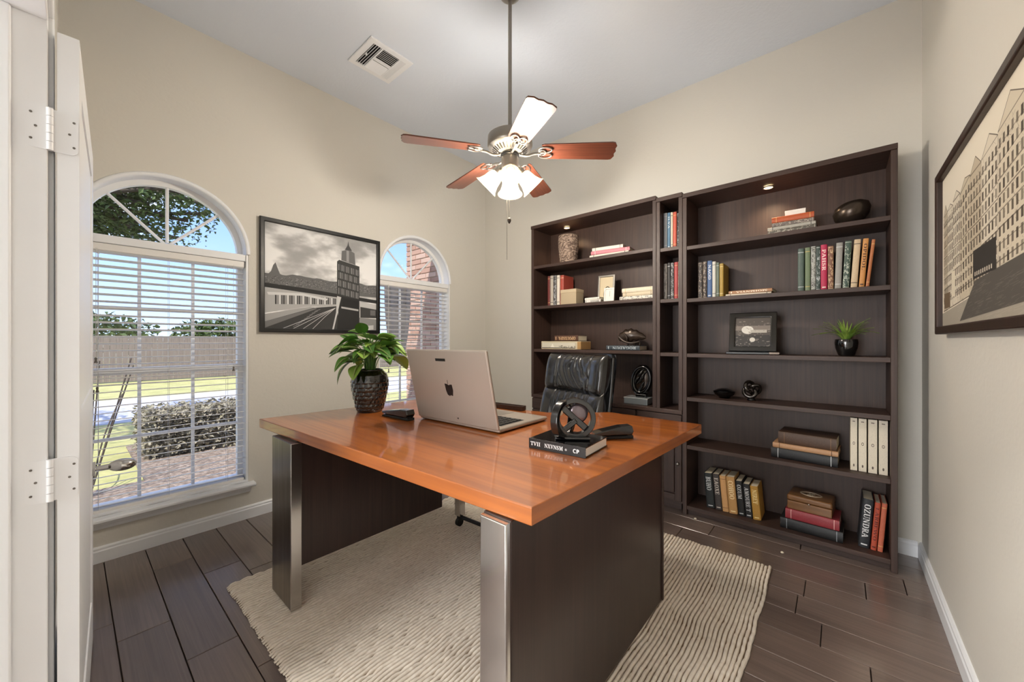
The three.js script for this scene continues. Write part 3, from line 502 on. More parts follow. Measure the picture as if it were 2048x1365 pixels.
// ---------------------------------------------------------------- vent and ceiling fan
{
  const v = thing('ceiling_vent', 'white square louvred air vent in the ceiling', 'vent', [-2.41, CEIL, -1.41]);
  const s = 0.153, i = 0.122, fr = new THREE.Shape(); fr.moveTo(-s, -s); fr.lineTo(s, -s); fr.lineTo(s, s); fr.lineTo(-s, s); fr.lineTo(-s, -s); const ho = new THREE.Path(); ho.moveTo(-i, -i); ho.lineTo(-i, i); ho.lineTo(i, i); ho.lineTo(i, -i); ho.lineTo(-i, -i); fr.holes.push(ho);
  part('frame', new THREE.ExtrudeGeometry(fr, { depth: 0.006, bevelEnabled: true, bevelSize: 0.004, bevelThickness: 0.003, bevelSegments: 2 }).rotateX(Math.PI / 2).translate(0, -0.0035, 0), M.trim, v);
  part('duct', bb(-i, i, -0.003, -0.001, -i, i), M.rubber, v);
  const zl = (z, x0, x1, a) => part('louvre', rb(x0, x1, -0.0009, 0.0009, -0.0085, 0.0085, 0.0006, 1).rotateX(a).translate(0, -0.0105, z), M.trim, v);
  const xl = (x, z0, z1, a) => part('louvre', rb(-0.0085, 0.0085, -0.0009, 0.0009, z0, z1, 0.0006, 1).rotateZ(a).translate(x, -0.0105, 0), M.trim, v);
  for (let k = 0; k < 4; k++) zl(0.112 - k * 0.0155, -i, i, 0.85);
  for (let k = 0; k < 3; k++) zl(-0.112 + k * 0.0155, -i, i, -0.6);
  for (let k = 0; k < 6; k++) { xl(0.11 - k * 0.0155, -0.072, 0.052, -0.75); xl(-0.11 + k * 0.0155, -0.072, 0.052, 0.6); }
  part('divider', rb(-i, i, -0.014, -0.006, 0.05, 0.058, 0.001, 1), M.trim, v); part('divider', rb(-i, i, -0.014, -0.006, -0.078, -0.07, 0.001, 1), M.trim, v); part('divider', rb(-0.012, 0.012, -0.014, -0.006, -0.07, 0.05, 0.001, 1), M.trim, v);
  part('lever', rb(-0.004, 0.004, -0.022, -0.004, 0.1, 0.112, 0.002), M.trim, v);
}
{
  const f = thing('ceiling_fan', 'brushed nickel ceiling fan with five wooden blades and a lit lamp cluster', 'ceiling fan', [-1.381, 0, -1.59]);
  const Y = 2.245;   // height of the blades
  part('canopy', lathe([[0, CEIL - 0.055], [0.03, CEIL - 0.055], [0.055, CEIL - 0.035], [0.065, CEIL - 0.002], [0, CEIL - 0.002]], 32), M.nickel, f);
  part('down_rod', cyl(0.0105, CEIL - 0.04 - (Y + 0.08), 0, Y + 0.08, 0, 0.0105, 20), M.nickel, f);
  part('motor', lathe([[0, Y + 0.1], [0.05, Y + 0.1], [0.105, Y + 0.092], [0.122, Y + 0.08], [0.124, Y + 0.034], [0.118, Y + 0.026], [0.118, Y + 0.02], [0.1, Y + 0.012], [0.062, Y - 0.012], [0, Y - 0.014]], 64), M.nickel, f);
  for (let k = 0; k < 30; k++) { const a = k / 30 * Math.PI * 2; part('motor_slot', bb(-0.015, 0.015, -0.001, 0.001, -0.0028, 0.0028).rotateZ(0.56).translate(0.084, Y + 0.0005, 0).rotateY(a), M.black, f); }
  part('collar', lathe([[0, Y - 0.012], [0.05, Y - 0.012], [0.052, Y - 0.026], [0.04, Y - 0.032], [0, Y - 0.032]], 40), M.black, f);
  part('switch_housing', lathe([[0, Y - 0.03], [0.046, Y - 0.03], [0.048, Y - 0.034], [0.048, Y - 0.092], [0.042, Y - 0.1], [0.03, Y - 0.105], [0, Y - 0.106]], 40), M.nickel, f);
  // blades: measured clockwise from the camera's right
  const bladeShape = new THREE.Shape(); [[0.175, -0.05], [0.19, -0.056], [0.55, -0.068], [0.565, -0.064], [0.577, -0.04], [0.572, -0.02], [0.579, 0], [0.572, 0.02], [0.577, 0.04], [0.565, 0.064], [0.55, 0.068], [0.19, 0.056], [0.175, 0.05], [0.186, 0.028], [0.168, 0], [0.186, -0.028]].forEach(([a, b], i) => i ? bladeShape.lineTo(a, b) : bladeShape.moveTo(a, b));
  const bg = metre(new THREE.ExtrudeGeometry(bladeShape, { depth: 0.005, bevelEnabled: true, bevelSize: 0.001, bevelThickness: 0.001, bevelSegments: 1 }).rotateX(-Math.PI / 2), 'x');
  const ring = (x, z, sx, sz, t) => { const p = []; for (let k = 0; k < 20; k++) { const a = k / 20 * 6.2832; p.push([x + Math.cos(a) * sx, 0, z + Math.sin(a) * sz]); } return tube(p, t, 40, 6, true); };
  const iron = merge([tube([[0.055, -0.014, 0], [0.095, -0.018, 0], [0.13, -0.007, 0], [0.16, -0.004, 0]], 0.007, 16, 8), ring(0.195, 0.022, 0.036, 0.02, 0.0042), ring(0.195, -0.022, 0.036, 0.02, 0.0042), ring(0.178, 0, 0.02, 0.02, 0.004)]);
  const dirs = [[2, 0.01], [76, 0.12], [166, 0.0], [-131, 0.05], [-67, 0.06]];
  for (const [deg, droop] of dirs) {
    const b = new THREE.Group(); b.name = 'blade'; b.position.y = Y; b.rotation.order = 'YZX';
    const a = THREE.MathUtils.degToRad(deg);   // 0 = camera's right, 90 = toward the camera
    const dx = Math.cos(a) * Math.cos(YAW) + Math.sin(a) * Math.sin(YAW), dz = -Math.cos(a) * Math.sin(YAW) + Math.sin(a) * Math.cos(YAW);
    b.rotation.set(-0.2, Math.atan2(-dz, dx), -droop); f.add(b);
    part('blade_board', bg, M.blade, b); part('blade_iron', iron.clone().translate(0, -0.006, 0), M.nickel, b);
  }
  // lamp cluster: three frosted bells and one clear globe toward the camera
  const frost = phy({ color: '#fff3de', emissive: '#ffe2b0', emissiveIntensity: 0.72, roughness: 0.6, transmission: 0.04, thickness: 0, side: THREE.DoubleSide });
  const bulbM = std({ color: '#ffffff', emissive: '#fff0d8', emissiveIntensity: 1.4, roughness: 0.4 });
  for (const [deg, kind] of [[198, 0], [-22, 0], [-90, 0], [88, 1]]) {
    const a = THREE.MathUtils.degToRad(deg), dx = Math.cos(a) * Math.cos(YAW) + Math.sin(a) * Math.sin(YAW), dz = -Math.cos(a) * Math.sin(YAW) + Math.sin(a) * Math.cos(YAW);
    const g = new THREE.Group(); g.name = 'lamp'; g.position.y = Y - (kind ? 0.1 : 0.082); g.rotation.order = 'YZX'; g.rotation.y = Math.atan2(-dz, dx); f.add(g);
    part('lamp_arm', tube([[0.03, 0, 0], [0.05, -0.004, 0], [0.064, -0.016, 0]], 0.012, 12, 10), M.nickel, g);
    const tilt = new THREE.Group(); tilt.name = 'lamp_head'; tilt.position.set(0.058, -0.014, 0); tilt.rotation.z = kind ? 0.62 : 0.82; g.add(tilt);   // local -y points out of the lamp
    part('lamp_holder', lathe([[0, 0.012], [0.02, 0.012], [0.024, 0], [0.024, -0.022], [0.02, -0.024], [0, -0.024]], 24), M.nickel, tilt);
    if (!kind) {
      part('lamp_shade', lathe([[0.022, -0.018], [0.036, -0.026], [0.043, -0.045], [0.048, -0.075], [0.06, -0.105], [0.072, -0.118], [0.07, -0.118], [0.057, -0.104], [0.045, -0.075], [0.04, -0.046], [0.033, -0.029], [0.022, -0.021]], 40), frost, tilt);
      part('bulb', sph(0.024, 0, -0.062, 0, 20), bulbM, tilt);
    } else {
      part('lamp_shade', lathe([[0.022, -0.016], [0.028, -0.026], [0.048, -0.045], [0.057, -0.072], [0.05, -0.1], [0.03, -0.118], [0, -0.124]], 40), phy({ color: '#e6d6ba', transmission: 0.93, roughness: 0.04, thickness: 0 }), tilt);
      const sp = []; for (let k = 0; k <= 60; k++) { const q = k / 60; sp.push([Math.cos(q * 19) * 0.017, -0.03 - q * 0.06, Math.sin(q * 19) * 0.017]); }
      part('bulb', tube(sp, 0.0055, 160, 8), bulbM, tilt);
    }
    const pl = new THREE.PointLight(WARM, FAN_LAMP); pl.position.set(0, kind ? -0.06 : -0.075, 0); pl.castShadow = true; pl.shadow.radius = 2.4; pl.shadow.mapSize.set(1024, 1024); tilt.add(pl);
  }
  for (const [x, z, y] of [[0.012, 0.02, 1.872], [-0.014, 0.01, 1.65]]) { part('pull_chain', rod([x, y, z], [x, Y - 0.1, z], 0.0016, 6), M.nickel, f); }
  part('chain_fob', lathe([[0, 1.84], [0.008, 1.85], [0.011, 1.862], [0.006, 1.873], [0, 1.875]], 16).translate(0.012, 0, 0.02), M.bronze, f);
}

// ---------------------------------------------------------------- framed pictures
const streetPrint = canvasTex(1024, 900, (g, w, h) => {   // black and white town view: tower, viaduct, rails
  const X = (x) => x * w, Y = (y) => y * h, poly = (c, p) => { g.fillStyle = c; g.beginPath(); p.forEach(([x, y], i) => i ? g.lineTo(X(x), Y(y)) : g.moveTo(X(x), Y(y))); g.fill(); }, line = (c, lw, p) => { g.strokeStyle = c; g.lineWidth = lw; g.beginPath(); p.forEach(([x, y], i) => i ? g.lineTo(X(x), Y(y)) : g.moveTo(X(x), Y(y))); g.stroke(); };
  reseed(71);
  const im = g.createImageData(w, h);
  for (let j = 0; j < h; j++) for (let i = 0; i < w; i++) { const u = i / w, v = j / h, n = fbm(u, v, 4, 7, 5, 401), c = 176 + 40 * v + 56 * smooth(0.42, 0.66, n) - 20 * smooth(0.5, 0.3, n), k = (j * w + i) * 4; im.data[k] = im.data[k + 1] = im.data[k + 2] = c; im.data[k + 3] = 255; }
  g.putImageData(im, 0, 0);
  const hills = []; for (let k = 0; k <= 60; k++) hills.push([k / 60, 0.46 + 0.05 * fbm(k / 60, 0.3, 9, 2, 3, 402) - 0.03 * Math.exp(-Math.pow((k / 60 - 0.08) / 0.025, 2)) * 4]); poly('#6b6b6b', [...hills, [1, 0.62], [0, 0.62]]);
  for (let k = 0; k < 700; k++) { g.fillStyle = `rgba(${[30, 220][k % 2]},${[30, 220][k % 2]},${[30, 220][k % 2]},.35)`; g.fillRect(X(rnd()), Y(ran(0.5, 0.58)), ran(2, 12), ran(2, 6)); }
  poly('#2b2b2b', [[0, 0.575], [0.3, 0.59], [0.62, 0.62], [1, 0.65], [1, 0.69], [0.6, 0.655], [0, 0.615]]);
  poly('#b7b7b7', [[0, 0.615], [0.6, 0.655], [0.6, 0.75], [0.3, 0.78], [0, 0.86]]);
  for (let k = 0; k < 34; k++) { const x = 0.08 + k * 0.0155, y = lerp(0.68, 0.69, k / 34); g.fillStyle = ['#333', '#8d8d8d', '#dedede', '#555'][k % 4]; g.fillRect(X(x), Y(y - 0.02), X(0.011), Y(lerp(0.11, 0.06, k / 34))); }
  poly('#dddddd', [[0.02, 0.66], [0.3, 0.645], [0.52, 0.68], [0.5, 0.7], [0.3, 0.67], [0.03, 0.685]]);
  poly('#3c3c3c', [[0, 1], [0, 0.93], [0.35, 0.79], [0.6, 0.75], [0.62, 1]]);
  poly('#a9a9a9', [[0, 0.87], [0.36, 0.775], [0.4, 0.78], [0, 0.94]]); poly('#777', [[0, 0.94], [0.4, 0.785], [0.42, 0.79], [0, 1]]);
  for (const x of [0.14, 0.22, 0.3, 0.38]) line('#d8d8d8', 4, [[x, 1], [x + (0.56 - x) * 0.6, 0.87], [0.585, 0.77]]);
  for (let k = 0; k < 9; k++) line('#c4c4c4', 2, [[0.22 + k * 0.022, 0.98 - k * 0.02], [0.27 + k * 0.022, 0.955 - k * 0.02]]);
  poly('#242424', [[0.62, 0.64], [0.82, 0.66], [0.82, 1], [0.6, 1]]);
  poly('#3a3a3a', [[0.6, 0.27], [0.62, 0.25], [0.82, 0.29], [0.82, 0.66], [0.6, 0.63]]);
  for (let r = 0; r < 4; r++) for (let k = 0; k < 13; k++) { g.fillStyle = ['#8a8a8a', '#5e5e5e', '#9a9a9a'][(k + r) % 3]; g.fillRect(X(0.612 + k * 0.0157), Y(0.295 + r * 0.085 + k * 0.003), X(0.008), Y(0.066)); }
  poly('#6c6c6c', [[0.64, 0.25], [0.645, 0.15], [0.71, 0.12], [0.77, 0.15], [0.78, 0.28]]); poly('#9a9a9a', [[0.69, 0.255], [0.69, 0.135], [0.715, 0.135], [0.715, 0.26]]);
  poly('#4a4a4a', [[0.675, 0.13], [0.7, 0.08], [0.708, 0.03], [0.716, 0.08], [0.745, 0.13]]);
  poly('#cfcfcf', [[0.6, 0.64], [0.64, 0.65], [0.625, 0.72], [0.6, 0.85], [0.57, 1], [0.555, 1], [0.59, 0.82]]);
  poly('#1c1c1c', [[0.65, 0.66], [0.81, 0.68], [0.81, 0.76], [0.65, 0.74]]); poly('#b8b8b8', [[0.64, 0.75], [0.81, 0.77], [0.81, 0.79], [0.64, 0.77]]);
  poly('#c9c9c9', [[0.83, 0.69], [1, 0.7], [1, 0.76], [0.83, 0.74]]); poly('#3e3e3e', [[0.83, 0.74], [1, 0.76], [1, 0.86], [0.83, 0.86]]);
  poly('#8f8f8f', [[0.82, 0.86], [1, 0.87], [1, 1], [0.82, 1]]); poly('#d0d0d0', [[0.9, 0.95], [0.97, 0.94], [0.97, 0.99], [0.91, 1]]); poly('#707070', [[0.935, 0.77], [0.99, 0.77], [0.99, 0.83], [0.935, 0.83]]);
});
const engraving = canvasTex(1024, 560, (g, w, h) => {   // sepia drawing of old town houses along a street
  reseed(72);
  g.fillStyle = '#e8dfcd'; g.fillRect(0, 0, w, h);
  const grad = (x) => lerp(0.27, 0.1, x), base = (x) => lerp(0.9, 0.76, x);
  let x = 0.02; const ink = 'rgba(62,52,42,';
  const roof = (t) => grad(t) * h;
  while (x < 1) {
    const wd = lerp(0.07, 0.2, x) * ran(0.8, 1.15), xa = x * w, xb = Math.min(1, x + wd) * w, ya = roof(x) + ran(-14, 10), yb = base(x) * h, yb2 = base(Math.min(1, x + wd)) * h, yr = roof(x + wd) + ran(-14, 10);
    g.fillStyle = ['#d6cbb6', '#cbbfa8', '#ddd3c0', '#c2b59e'][Math.floor(rnd() * 4)]; g.beginPath(); g.moveTo(xa, ya); g.lineTo((xa + xb) / 2, Math.min(ya, yr) - ran(8, 44)); g.lineTo(xb, yr); g.lineTo(xb, yb2); g.lineTo(xa, yb); g.fill(); g.strokeStyle = ink + '.9)'; g.lineWidth = 2.2; g.stroke();
    const rows = 9, cols = Math.max(4, Math.round(wd * 34));
    for (let r = 0; r < rows; r++) for (let c = 0; c < cols; c++) { const u = (c + 0.5) / cols, px = lerp(xa, xb, u), top = lerp(ya, yr, u), bot = lerp(yb, yb2, u), py = lerp(top, bot, 0.06 + r / rows * 0.9), hh = (bot - top) / rows * 0.62, ww = (xb - xa) / cols * 0.5; g.fillStyle = ink + ran(0.45, 0.95) + ')'; g.fillRect(px - ww / 2, py, ww, hh); g.strokeStyle = 'rgba(238,230,212,.7)'; g.lineWidth = 1; g.strokeRect(px - ww / 2, py, ww, hh); }
    for (let r = 0; r <= rows; r++) { g.strokeStyle = ink + '.6)'; g.lineWidth = ran(1.5, 4); g.beginPath(); g.moveTo(xa, lerp(ya, yb, r / rows)); g.lineTo(xb, lerp(yr, yb2, r / rows)); g.stroke(); }
    for (let k = 0; k < 130; k++) { g.strokeStyle = ink + ran(0.2, 0.65) + ')'; g.lineWidth = 1; const px = ran(xa, xb), py = ran(ya, yb); g.beginPath(); g.moveTo(px, py); g.lineTo(px + ran(-20, 20), py + ran(-16, 16)); g.stroke(); }
    x += wd;
  }
  g.fillStyle = '#a59d8f'; g.beginPath(); g.moveTo(0, 0.91 * h); g.lineTo(w, 0.77 * h); g.lineTo(w, h); g.lineTo(0, h); g.fill();
  g.fillStyle = '#55504a'; g.beginPath(); g.moveTo(0.25 * w, 0.98 * h); g.lineTo(0.42 * w, 0.78 * h); g.lineTo(w, 0.74 * h); g.lineTo(w, 0.93 * h); g.fill();
  g.fillStyle = '#2d2925'; g.fillRect(0.4 * w, 0.62 * h, 0.2 * w, 0.15 * h); g.fillStyle = '#cfc6b4'; for (let k = 0; k < 9; k++) g.fillRect((0.415 + k * 0.018) * w, 0.735 * h, 0.01 * w, 0.022 * h);
  g.fillStyle = '#6e5b45'; g.fillRect(0.03 * w, 0.78 * h, 0.09 * w, 0.1 * h); g.fillStyle = '#e4dac4'; g.fillRect(0.14 * w, 0.66 * h, 0.05 * w, 0.16 * h);
  for (let k = 0; k < 260; k++) { g.strokeStyle = 'rgba(230,222,206,.18)'; g.beginPath(); const px = ran(0.2 * w, w), py = ran(0.8 * h, h); g.moveTo(px, py); g.lineTo(px + ran(10, 60), py - ran(1, 6)); g.stroke(); }
});
function frameParts(f, w, h, dep, bar, mat, printMat) {   // lies in the local x-y plane, face toward +z, lower edge at y=0
  const s = new THREE.Shape(); s.moveTo(-w / 2, 0); s.lineTo(w / 2, 0); s.lineTo(w / 2, h); s.lineTo(-w / 2, h); s.lineTo(-w / 2, 0);
  const o = new THREE.Path(); o.moveTo(-w / 2 + bar, bar); o.lineTo(-w / 2 + bar, h - bar); o.lineTo(w / 2 - bar, h - bar); o.lineTo(w / 2 - bar, bar); o.lineTo(-w / 2 + bar, bar); s.holes.push(o);
  const b = Math.min(0.005, bar / 4); part('frame', metre(new THREE.ExtrudeGeometry(s, { depth: dep - 2 * b, bevelEnabled: true, bevelSize: b, bevelOffset: -b, bevelThickness: b, bevelSegments: 2 }).translate(0, 0, b)), mat, f);
  part('print', new THREE.PlaneGeometry(w - 2 * bar + 0.002, h - 2 * bar + 0.002).translate(0, h / 2, dep * 0.45), printMat, f);
  part('backing', bb(-w / 2 + 0.004, w / 2 - 0.004, 0.004, h - 0.004, 0, dep * 0.3), M.black, f);
}
{
  const a = thing('framed_picture', 'black framed black-and-white street view with a tower between the windows', 'picture', [LEFT + 0.002, 1.262, -1.307], Math.PI / 2);
  frameParts(a, 0.902, 0.801, 0.03, 0.03, M.black, std({ map: streetPrint, roughness: 0.75 }));
  const b = thing('framed_picture', 'dark framed sepia drawing of old town houses on the right wall', 'picture', [RIGHT - 0.002, 1.228, -1.79], -Math.PI / 2);
  frameParts(b, 1.26, 0.672, 0.035, 0.032, std({ map: woodTex([34, 22, 17], [66, 42, 32], 60, 8, 95, [3, 1], 256), roughness: 0.4 }), std({ map: engraving, roughness: 0.75 }));
}

// ---------------------------------------------------------------- bookcases
const BF = -2.78, BB2 = BACK + 0.004;
function bookcase(name, label, x0, x1, h, y0, shelves, opt = {}) {
  const b = thing(name, label, 'bookcase'), t = 0.026;
  part('side', metre(rb(x0, x0 + t, y0, h, BB2, BF, 0.002)), M.espresso, b);
  part('side', metre(rb(x1 - t, x1, y0, h, BB2, BF, 0.002)), M.espresso, b);
  part('top', metre(rb(x0, x1, h, h + 0.03, BB2, BF + 0.008, 0.003), 'x'), M.espresso, b);
  part('back_panel', metre(bb(x0 + t, x1 - t, y0, h, BB2, BB2 + 0.012)), M.espresso, b);
  for (const s of shelves) part('shelf', metre(rb(x0 + t, x1 - t, s - 0.026, s, BB2 + 0.012, BF - 0.004, 0.002), 'x', 0.2 * s, s), M.espresso, b);
  if (opt.kick) part('kick_board', metre(bb(x0 + t, x1 - t, 0, opt.kick, BF - 0.05, BF - 0.035), 'x'), M.espresso, b);
  return b;
}
const CT = 0.715;   // counter of the low cabinet
const bookR = bookcase('bookcase', 'tall wide dark wood bookcase beside the right wall', -0.826, 0.228, 2.19, 0, [1.855, 1.493, 1.114, 0.812, 0.48, 0.062], { kick: 0.036 });
const bookM = bookcase('bookcase', 'narrow dark wood bookcase tower between the two wide bookcases', -1.008, -0.828, 2.205, CT, [1.868, 1.5, 1.117]);
const bookL = bookcase('bookcase', 'wide dark wood bookcase above the low cabinet behind the chair', -2.155, -1.01, 2.225, CT, [1.885, 1.517, 1.127]);
{
  const c = thing('low_cabinet', 'dark wood low cabinet with drawers and panelled doors below the bookcase', 'cabinet');
  const x0 = -2.155, x1 = -0.83;
  part('body', metre(bb(x0 + 0.004, x1 - 0.002, 0.06, CT - 0.03, BB2, BF - 0.022)), M.espresso, c);
  part('plinth', metre(bb(x0 + 0.02, x1 - 0.02, 0, 0.06, BB2 + 0.02, BF - 0.06), 'x'), M.espresso, c);
  part('counter', metre(rb(x0, x1, CT - 0.03, CT, BB2, BF, 0.004), 'x'), M.espresso, c);
  const n = 4, w = (x1 - x0) / n;
  for (let k = 0; k < n; k++) {
    const a = x0 + k * w + 0.006, b = x0 + (k + 1) * w - 0.006, m = (a + b) / 2;
    const d = new THREE.Group(); d.name = 'drawer'; c.add(d);
    part('drawer_front', metre(rb(a, b, 0.585, CT - 0.036, BF - 0.023, BF - 0.004, 0.003), 'x', k * 0.3), M.espresso, d);
    part('handle', rb(m - 0.035, m + 0.035, 0.632, 0.64, BF - 0.005, BF + 0.012, 0.003), M.nickel, d);
    const q = new THREE.Group(); q.name = 'door'; c.add(q);
    part('stile', metre(merge([rb(a, a + 0.045, 0.075, 0.575, BF - 0.023, BF - 0.004, 0.003), rb(b - 0.045, b, 0.075, 0.575, BF - 0.023, BF - 0.004, 0.003)])), M.espresso, q);
    part('rail', metre(merge([rb(a + 0.044, b - 0.044, 0.075, 0.12, BF - 0.023, BF - 0.004, 0.003), rb(a + 0.044, b - 0.044, 0.53, 0.575, BF - 0.023, BF - 0.004, 0.003)]), 'x'), M.espresso, q);
    part('panel', metre(rb(a + 0.05, b - 0.05, 0.126, 0.524, BF - 0.024, BF - 0.009, 0.006)), M.espresso, q);
    part('knob', sph(0.011, b - 0.022, 0.34, BF + 0.008, 14), M.nickel, q);
  }
}
// recessed puck lamps under the tops of the wide bookcases
for (const [x, y, label] of [[-1.855, 2.225, 'small round puck lamp above the mottled pot'], [-0.345, 2.19, 'small round puck lamp above the orange book stack']]) {
  const p = thing('puck_lamp', label, 'lamp', [x, y - 0.014, -2.915]);
  part('bezel', new THREE.TorusGeometry(0.028, 0.005, 10, 32).rotateX(Math.PI / 2).translate(0, 0.006, 0), M.nickel, p);
  part('lamp_lens', cyl(0.026, 0.01, 0, 0.003, 0, 0.026, 28), std({ color: '#fff4e0', emissive: '#ffd9a0', emissiveIntensity: 4, roughness: 0.4 }), p);
  const s = new THREE.SpotLight(new THREE.Color(1, 0.72, 0.45), PUCK, 0, 1.2, 0.9); s.position.set(0, -0.004, 0); s.target.position.set(0, -1, -0.05); s.castShadow = true; s.shadow.radius = 1; p.add(s, s.target);
}

// ---------------------------------------------------------------- books
const texCache = new Map();
// spine print: style 0 plain bands, 1 lettering along the spine, 2 ornament all over, 3 ring and label of a binder
function spineMat(base, ink, style, seed, words) {
  const key = [base, ink, style, words || seed % 3].join();
  if (!texCache.has(key)) {
    const t = canvasTex(64, 256, (g, w, h) => {
      reseed(seed + 500); g.fillStyle = base; g.fillRect(0, 0, w, h); g.fillStyle = ink; g.strokeStyle = ink;
      for (let k = 0; k < 300; k++) { g.globalAlpha = 0.07; g.fillStyle = rnd() < 0.5 ? '#000' : '#fff'; g.fillRect(rnd() * w, rnd() * h, ran(1, 4), ran(1, 5)); } g.globalAlpha = 1; g.fillStyle = ink;
      if (style === 0) { g.fillRect(4, 22, w - 8, 3); g.fillRect(4, h - 30, w - 8, 3); }
      if (style === 1) { g.save(); g.translate(w / 2, h * 0.1); g.rotate(Math.PI / 2); g.font = 'bold 34px serif'; g.textBaseline = 'middle'; if (words) g.fillText(words, 0, 0, h * 0.72); g.restore(); g.fillRect(w * 0.3, h * 0.92, w * 0.4, 7); }
      if (style === 2) { g.lineWidth = 2.4; for (let k = 0; k < 46; k++) { const x = ran(8, w - 8), y = ran(14, h - 14), r = ran(3, 8); g.beginPath(); g.arc(x, y, r, ran(0, 3), ran(3.5, 6)); g.stroke(); if (k % 3 === 0) g.fillRect(x, y, 5, 3); } g.strokeRect(5, 8, w - 10, h - 16); }
      if (style === 3) { g.lineWidth = 3; g.beginPath(); g.ellipse(w / 2, h * 0.48, 9, 6, 0, 0, 6.3); g.stroke(); g.fillRect(w / 2 - 12, 14, 24, 4); g.beginPath(); g.ellipse(w / 2, h * 0.9, 7, 7, 0, 0, 6.3); g.fill(); }
    });
    texCache.set(key, std({ map: t, roughness: 0.5 }));
  }
  return texCache.get(key);
}
const gold = '#d9b871', silver = '#cfd2d4', ink0 = '#2a2622';
// a bound book; upright with its spine toward +z, or lying with the spine toward +z
function book(o) {
  const { w, h, d, cover, label, pos, turn = 0, lean = 0, lying = false, group, spine, pages = M.paper, name = 'book' } = o;
  const b = thing(name, label, 'book', pos, turn, group), cm = cloth(cover), t = Math.min(0.003, w * 0.12);
  const M4 = new THREE.Matrix4(); if (lying) M4.makeRotationZ(-Math.PI / 2).premultiply(new THREE.Matrix4().makeTranslation(-h / 2, w / 2, 0)); else M4.makeRotationZ(lean).premultiply(new THREE.Matrix4().makeTranslation(Math.sin(lean) * 0, Math.abs(Math.sin(lean)) * w / 2, 0));
  const put = (n, g, m) => part(n, g.applyMatrix4(M4), m, b);
  put('cover', merge([rb(-w / 2, -w / 2 + t, 0, h, -d, -0.004, 0.001, 1), rb(w / 2 - t, w / 2, 0, h, -d, -0.004, 0.001, 1)]), cm);
  const r = Math.min(0.006, w * 0.2);
  const sp = surface(8, 1, (u, v) => { const a = (u - 0.5) * Math.PI; return [Math.sin(a) * w / 2, v * h, -0.005 + Math.cos(a) * r]; }), inn = surface(4, 1, (u, v) => [lerp(w / 2, -w / 2, u), v * h, -0.007]);
  const caps = [0, h].map((y) => { const s = new THREE.Shape(); for (let k = 0; k <= 8; k++) { const a = (k / 8 - 0.5) * Math.PI; const p = [Math.sin(a) * w / 2, -0.005 + Math.cos(a) * r]; k ? s.lineTo(p[0], -p[1]) : s.moveTo(p[0], -p[1]); } const g = new THREE.ShapeGeometry(s).rotateX(-Math.PI / 2).translate(0, y, 0); const uv = g.attributes.uv; for (let i = 0; i < uv.count; i++) uv.setXY(i, 0.05, 0.02); return g; });
  put('spine', merge([sp, ...caps]), spine ? spineMat(cover, spine[0], spine[1], spine[2] || w * 1e4 | 0, spine[3]) : cm);
  put('pages', bb(-w / 2 + t, w / 2 - t, 0.003, h - 0.003, -d + 0.003, -0.006), pages);
  return b;
}
const ZF = -2.845;   // where the spines stand
function row(y, list, d, group, leanOf) { list.forEach(([x0, x1, h, cover, spine, label, lean]) => book({ w: x1 - x0 - 0.001, h, d: d * (0.92 + 0.08 * hash(Math.round(x0 * 999), 3, 4)), cover, spine, label, pos: [(x0 + x1) / 2, y + 0.0005, ZF - 0.006 * hash(Math.round(x0 * 999), 5, 9)], lean: lean || 0, group })); }
row(1.517, [[-2.02, -1.993, 0.272, '#6b2d2a', [gold, 0], 'slim maroon book, first in the row left of the small cream box'], [-1.992, -1.96, 0.273, '#b5aca0', [ink0, 0], 'pale grey book next to the slim maroon book'], [-1.959, -1.927, 0.274, '#4d4a4a', [silver, 2], 'charcoal patterned book between two pale books, left bookcase'], [-1.922, -1.891, 0.27, '#ddd4c6', [ink0, 0], 'off-white book beside the red-covered book'], [-1.885, -1.848, 0.266, '#a8483a', ['#e8d2b0', 0], 'red-covered book with cream spine line behind the small cream box']], 0.17, 'upright books in the left bookcase');
row(1.868, [[-0.98, -0.954, 0.268, '#9a9ca0', [silver, 0], 'light grey book, first on the top shelf of the narrow tower'], [-0.953, -0.931, 0.266, '#4d7390', [silver, 1, 3, 'ILVA'], 'blue book on the top shelf of the narrow tower'], [-0.93, -0.914, 0.265, '#d3c7b2', [ink0, 0], 'cream book beside the blue book in the narrow tower'], [-0.913, -0.888, 0.262, '#c4553f', [gold, 0], 'orange-red book on the top shelf of the narrow tower'], [-0.887, -0.857, 0.252, '#2b2b2c', [silver, 2], 'black patterned book, last on the top shelf of the narrow tower']], 0.17, 'books in the narrow tower');
row(1.5, [[-0.98, -0.954, 0.264, '#8c857d', [ink0, 2], 'grey-brown ornate book, first on the second shelf of the narrow tower'], [-0.953, -0.931, 0.268, '#242223', [silver, 0], 'slim black book on the second shelf of the narrow tower'], [-0.93, -0.907, 0.268, '#3d3a39', [silver, 2], 'dark ornate book left of the red book in the narrow tower'], [-0.906, -0.88, 0.268, '#a83f3f', [gold, 0], 'red book on the second shelf of the narrow tower'], [-0.879, -0.856, 0.27, '#7d6f66', ['#e0d4c0', 2], 'brown patterned book, last on the second shelf of the narrow tower']], 0.17, 'books in the narrow tower');
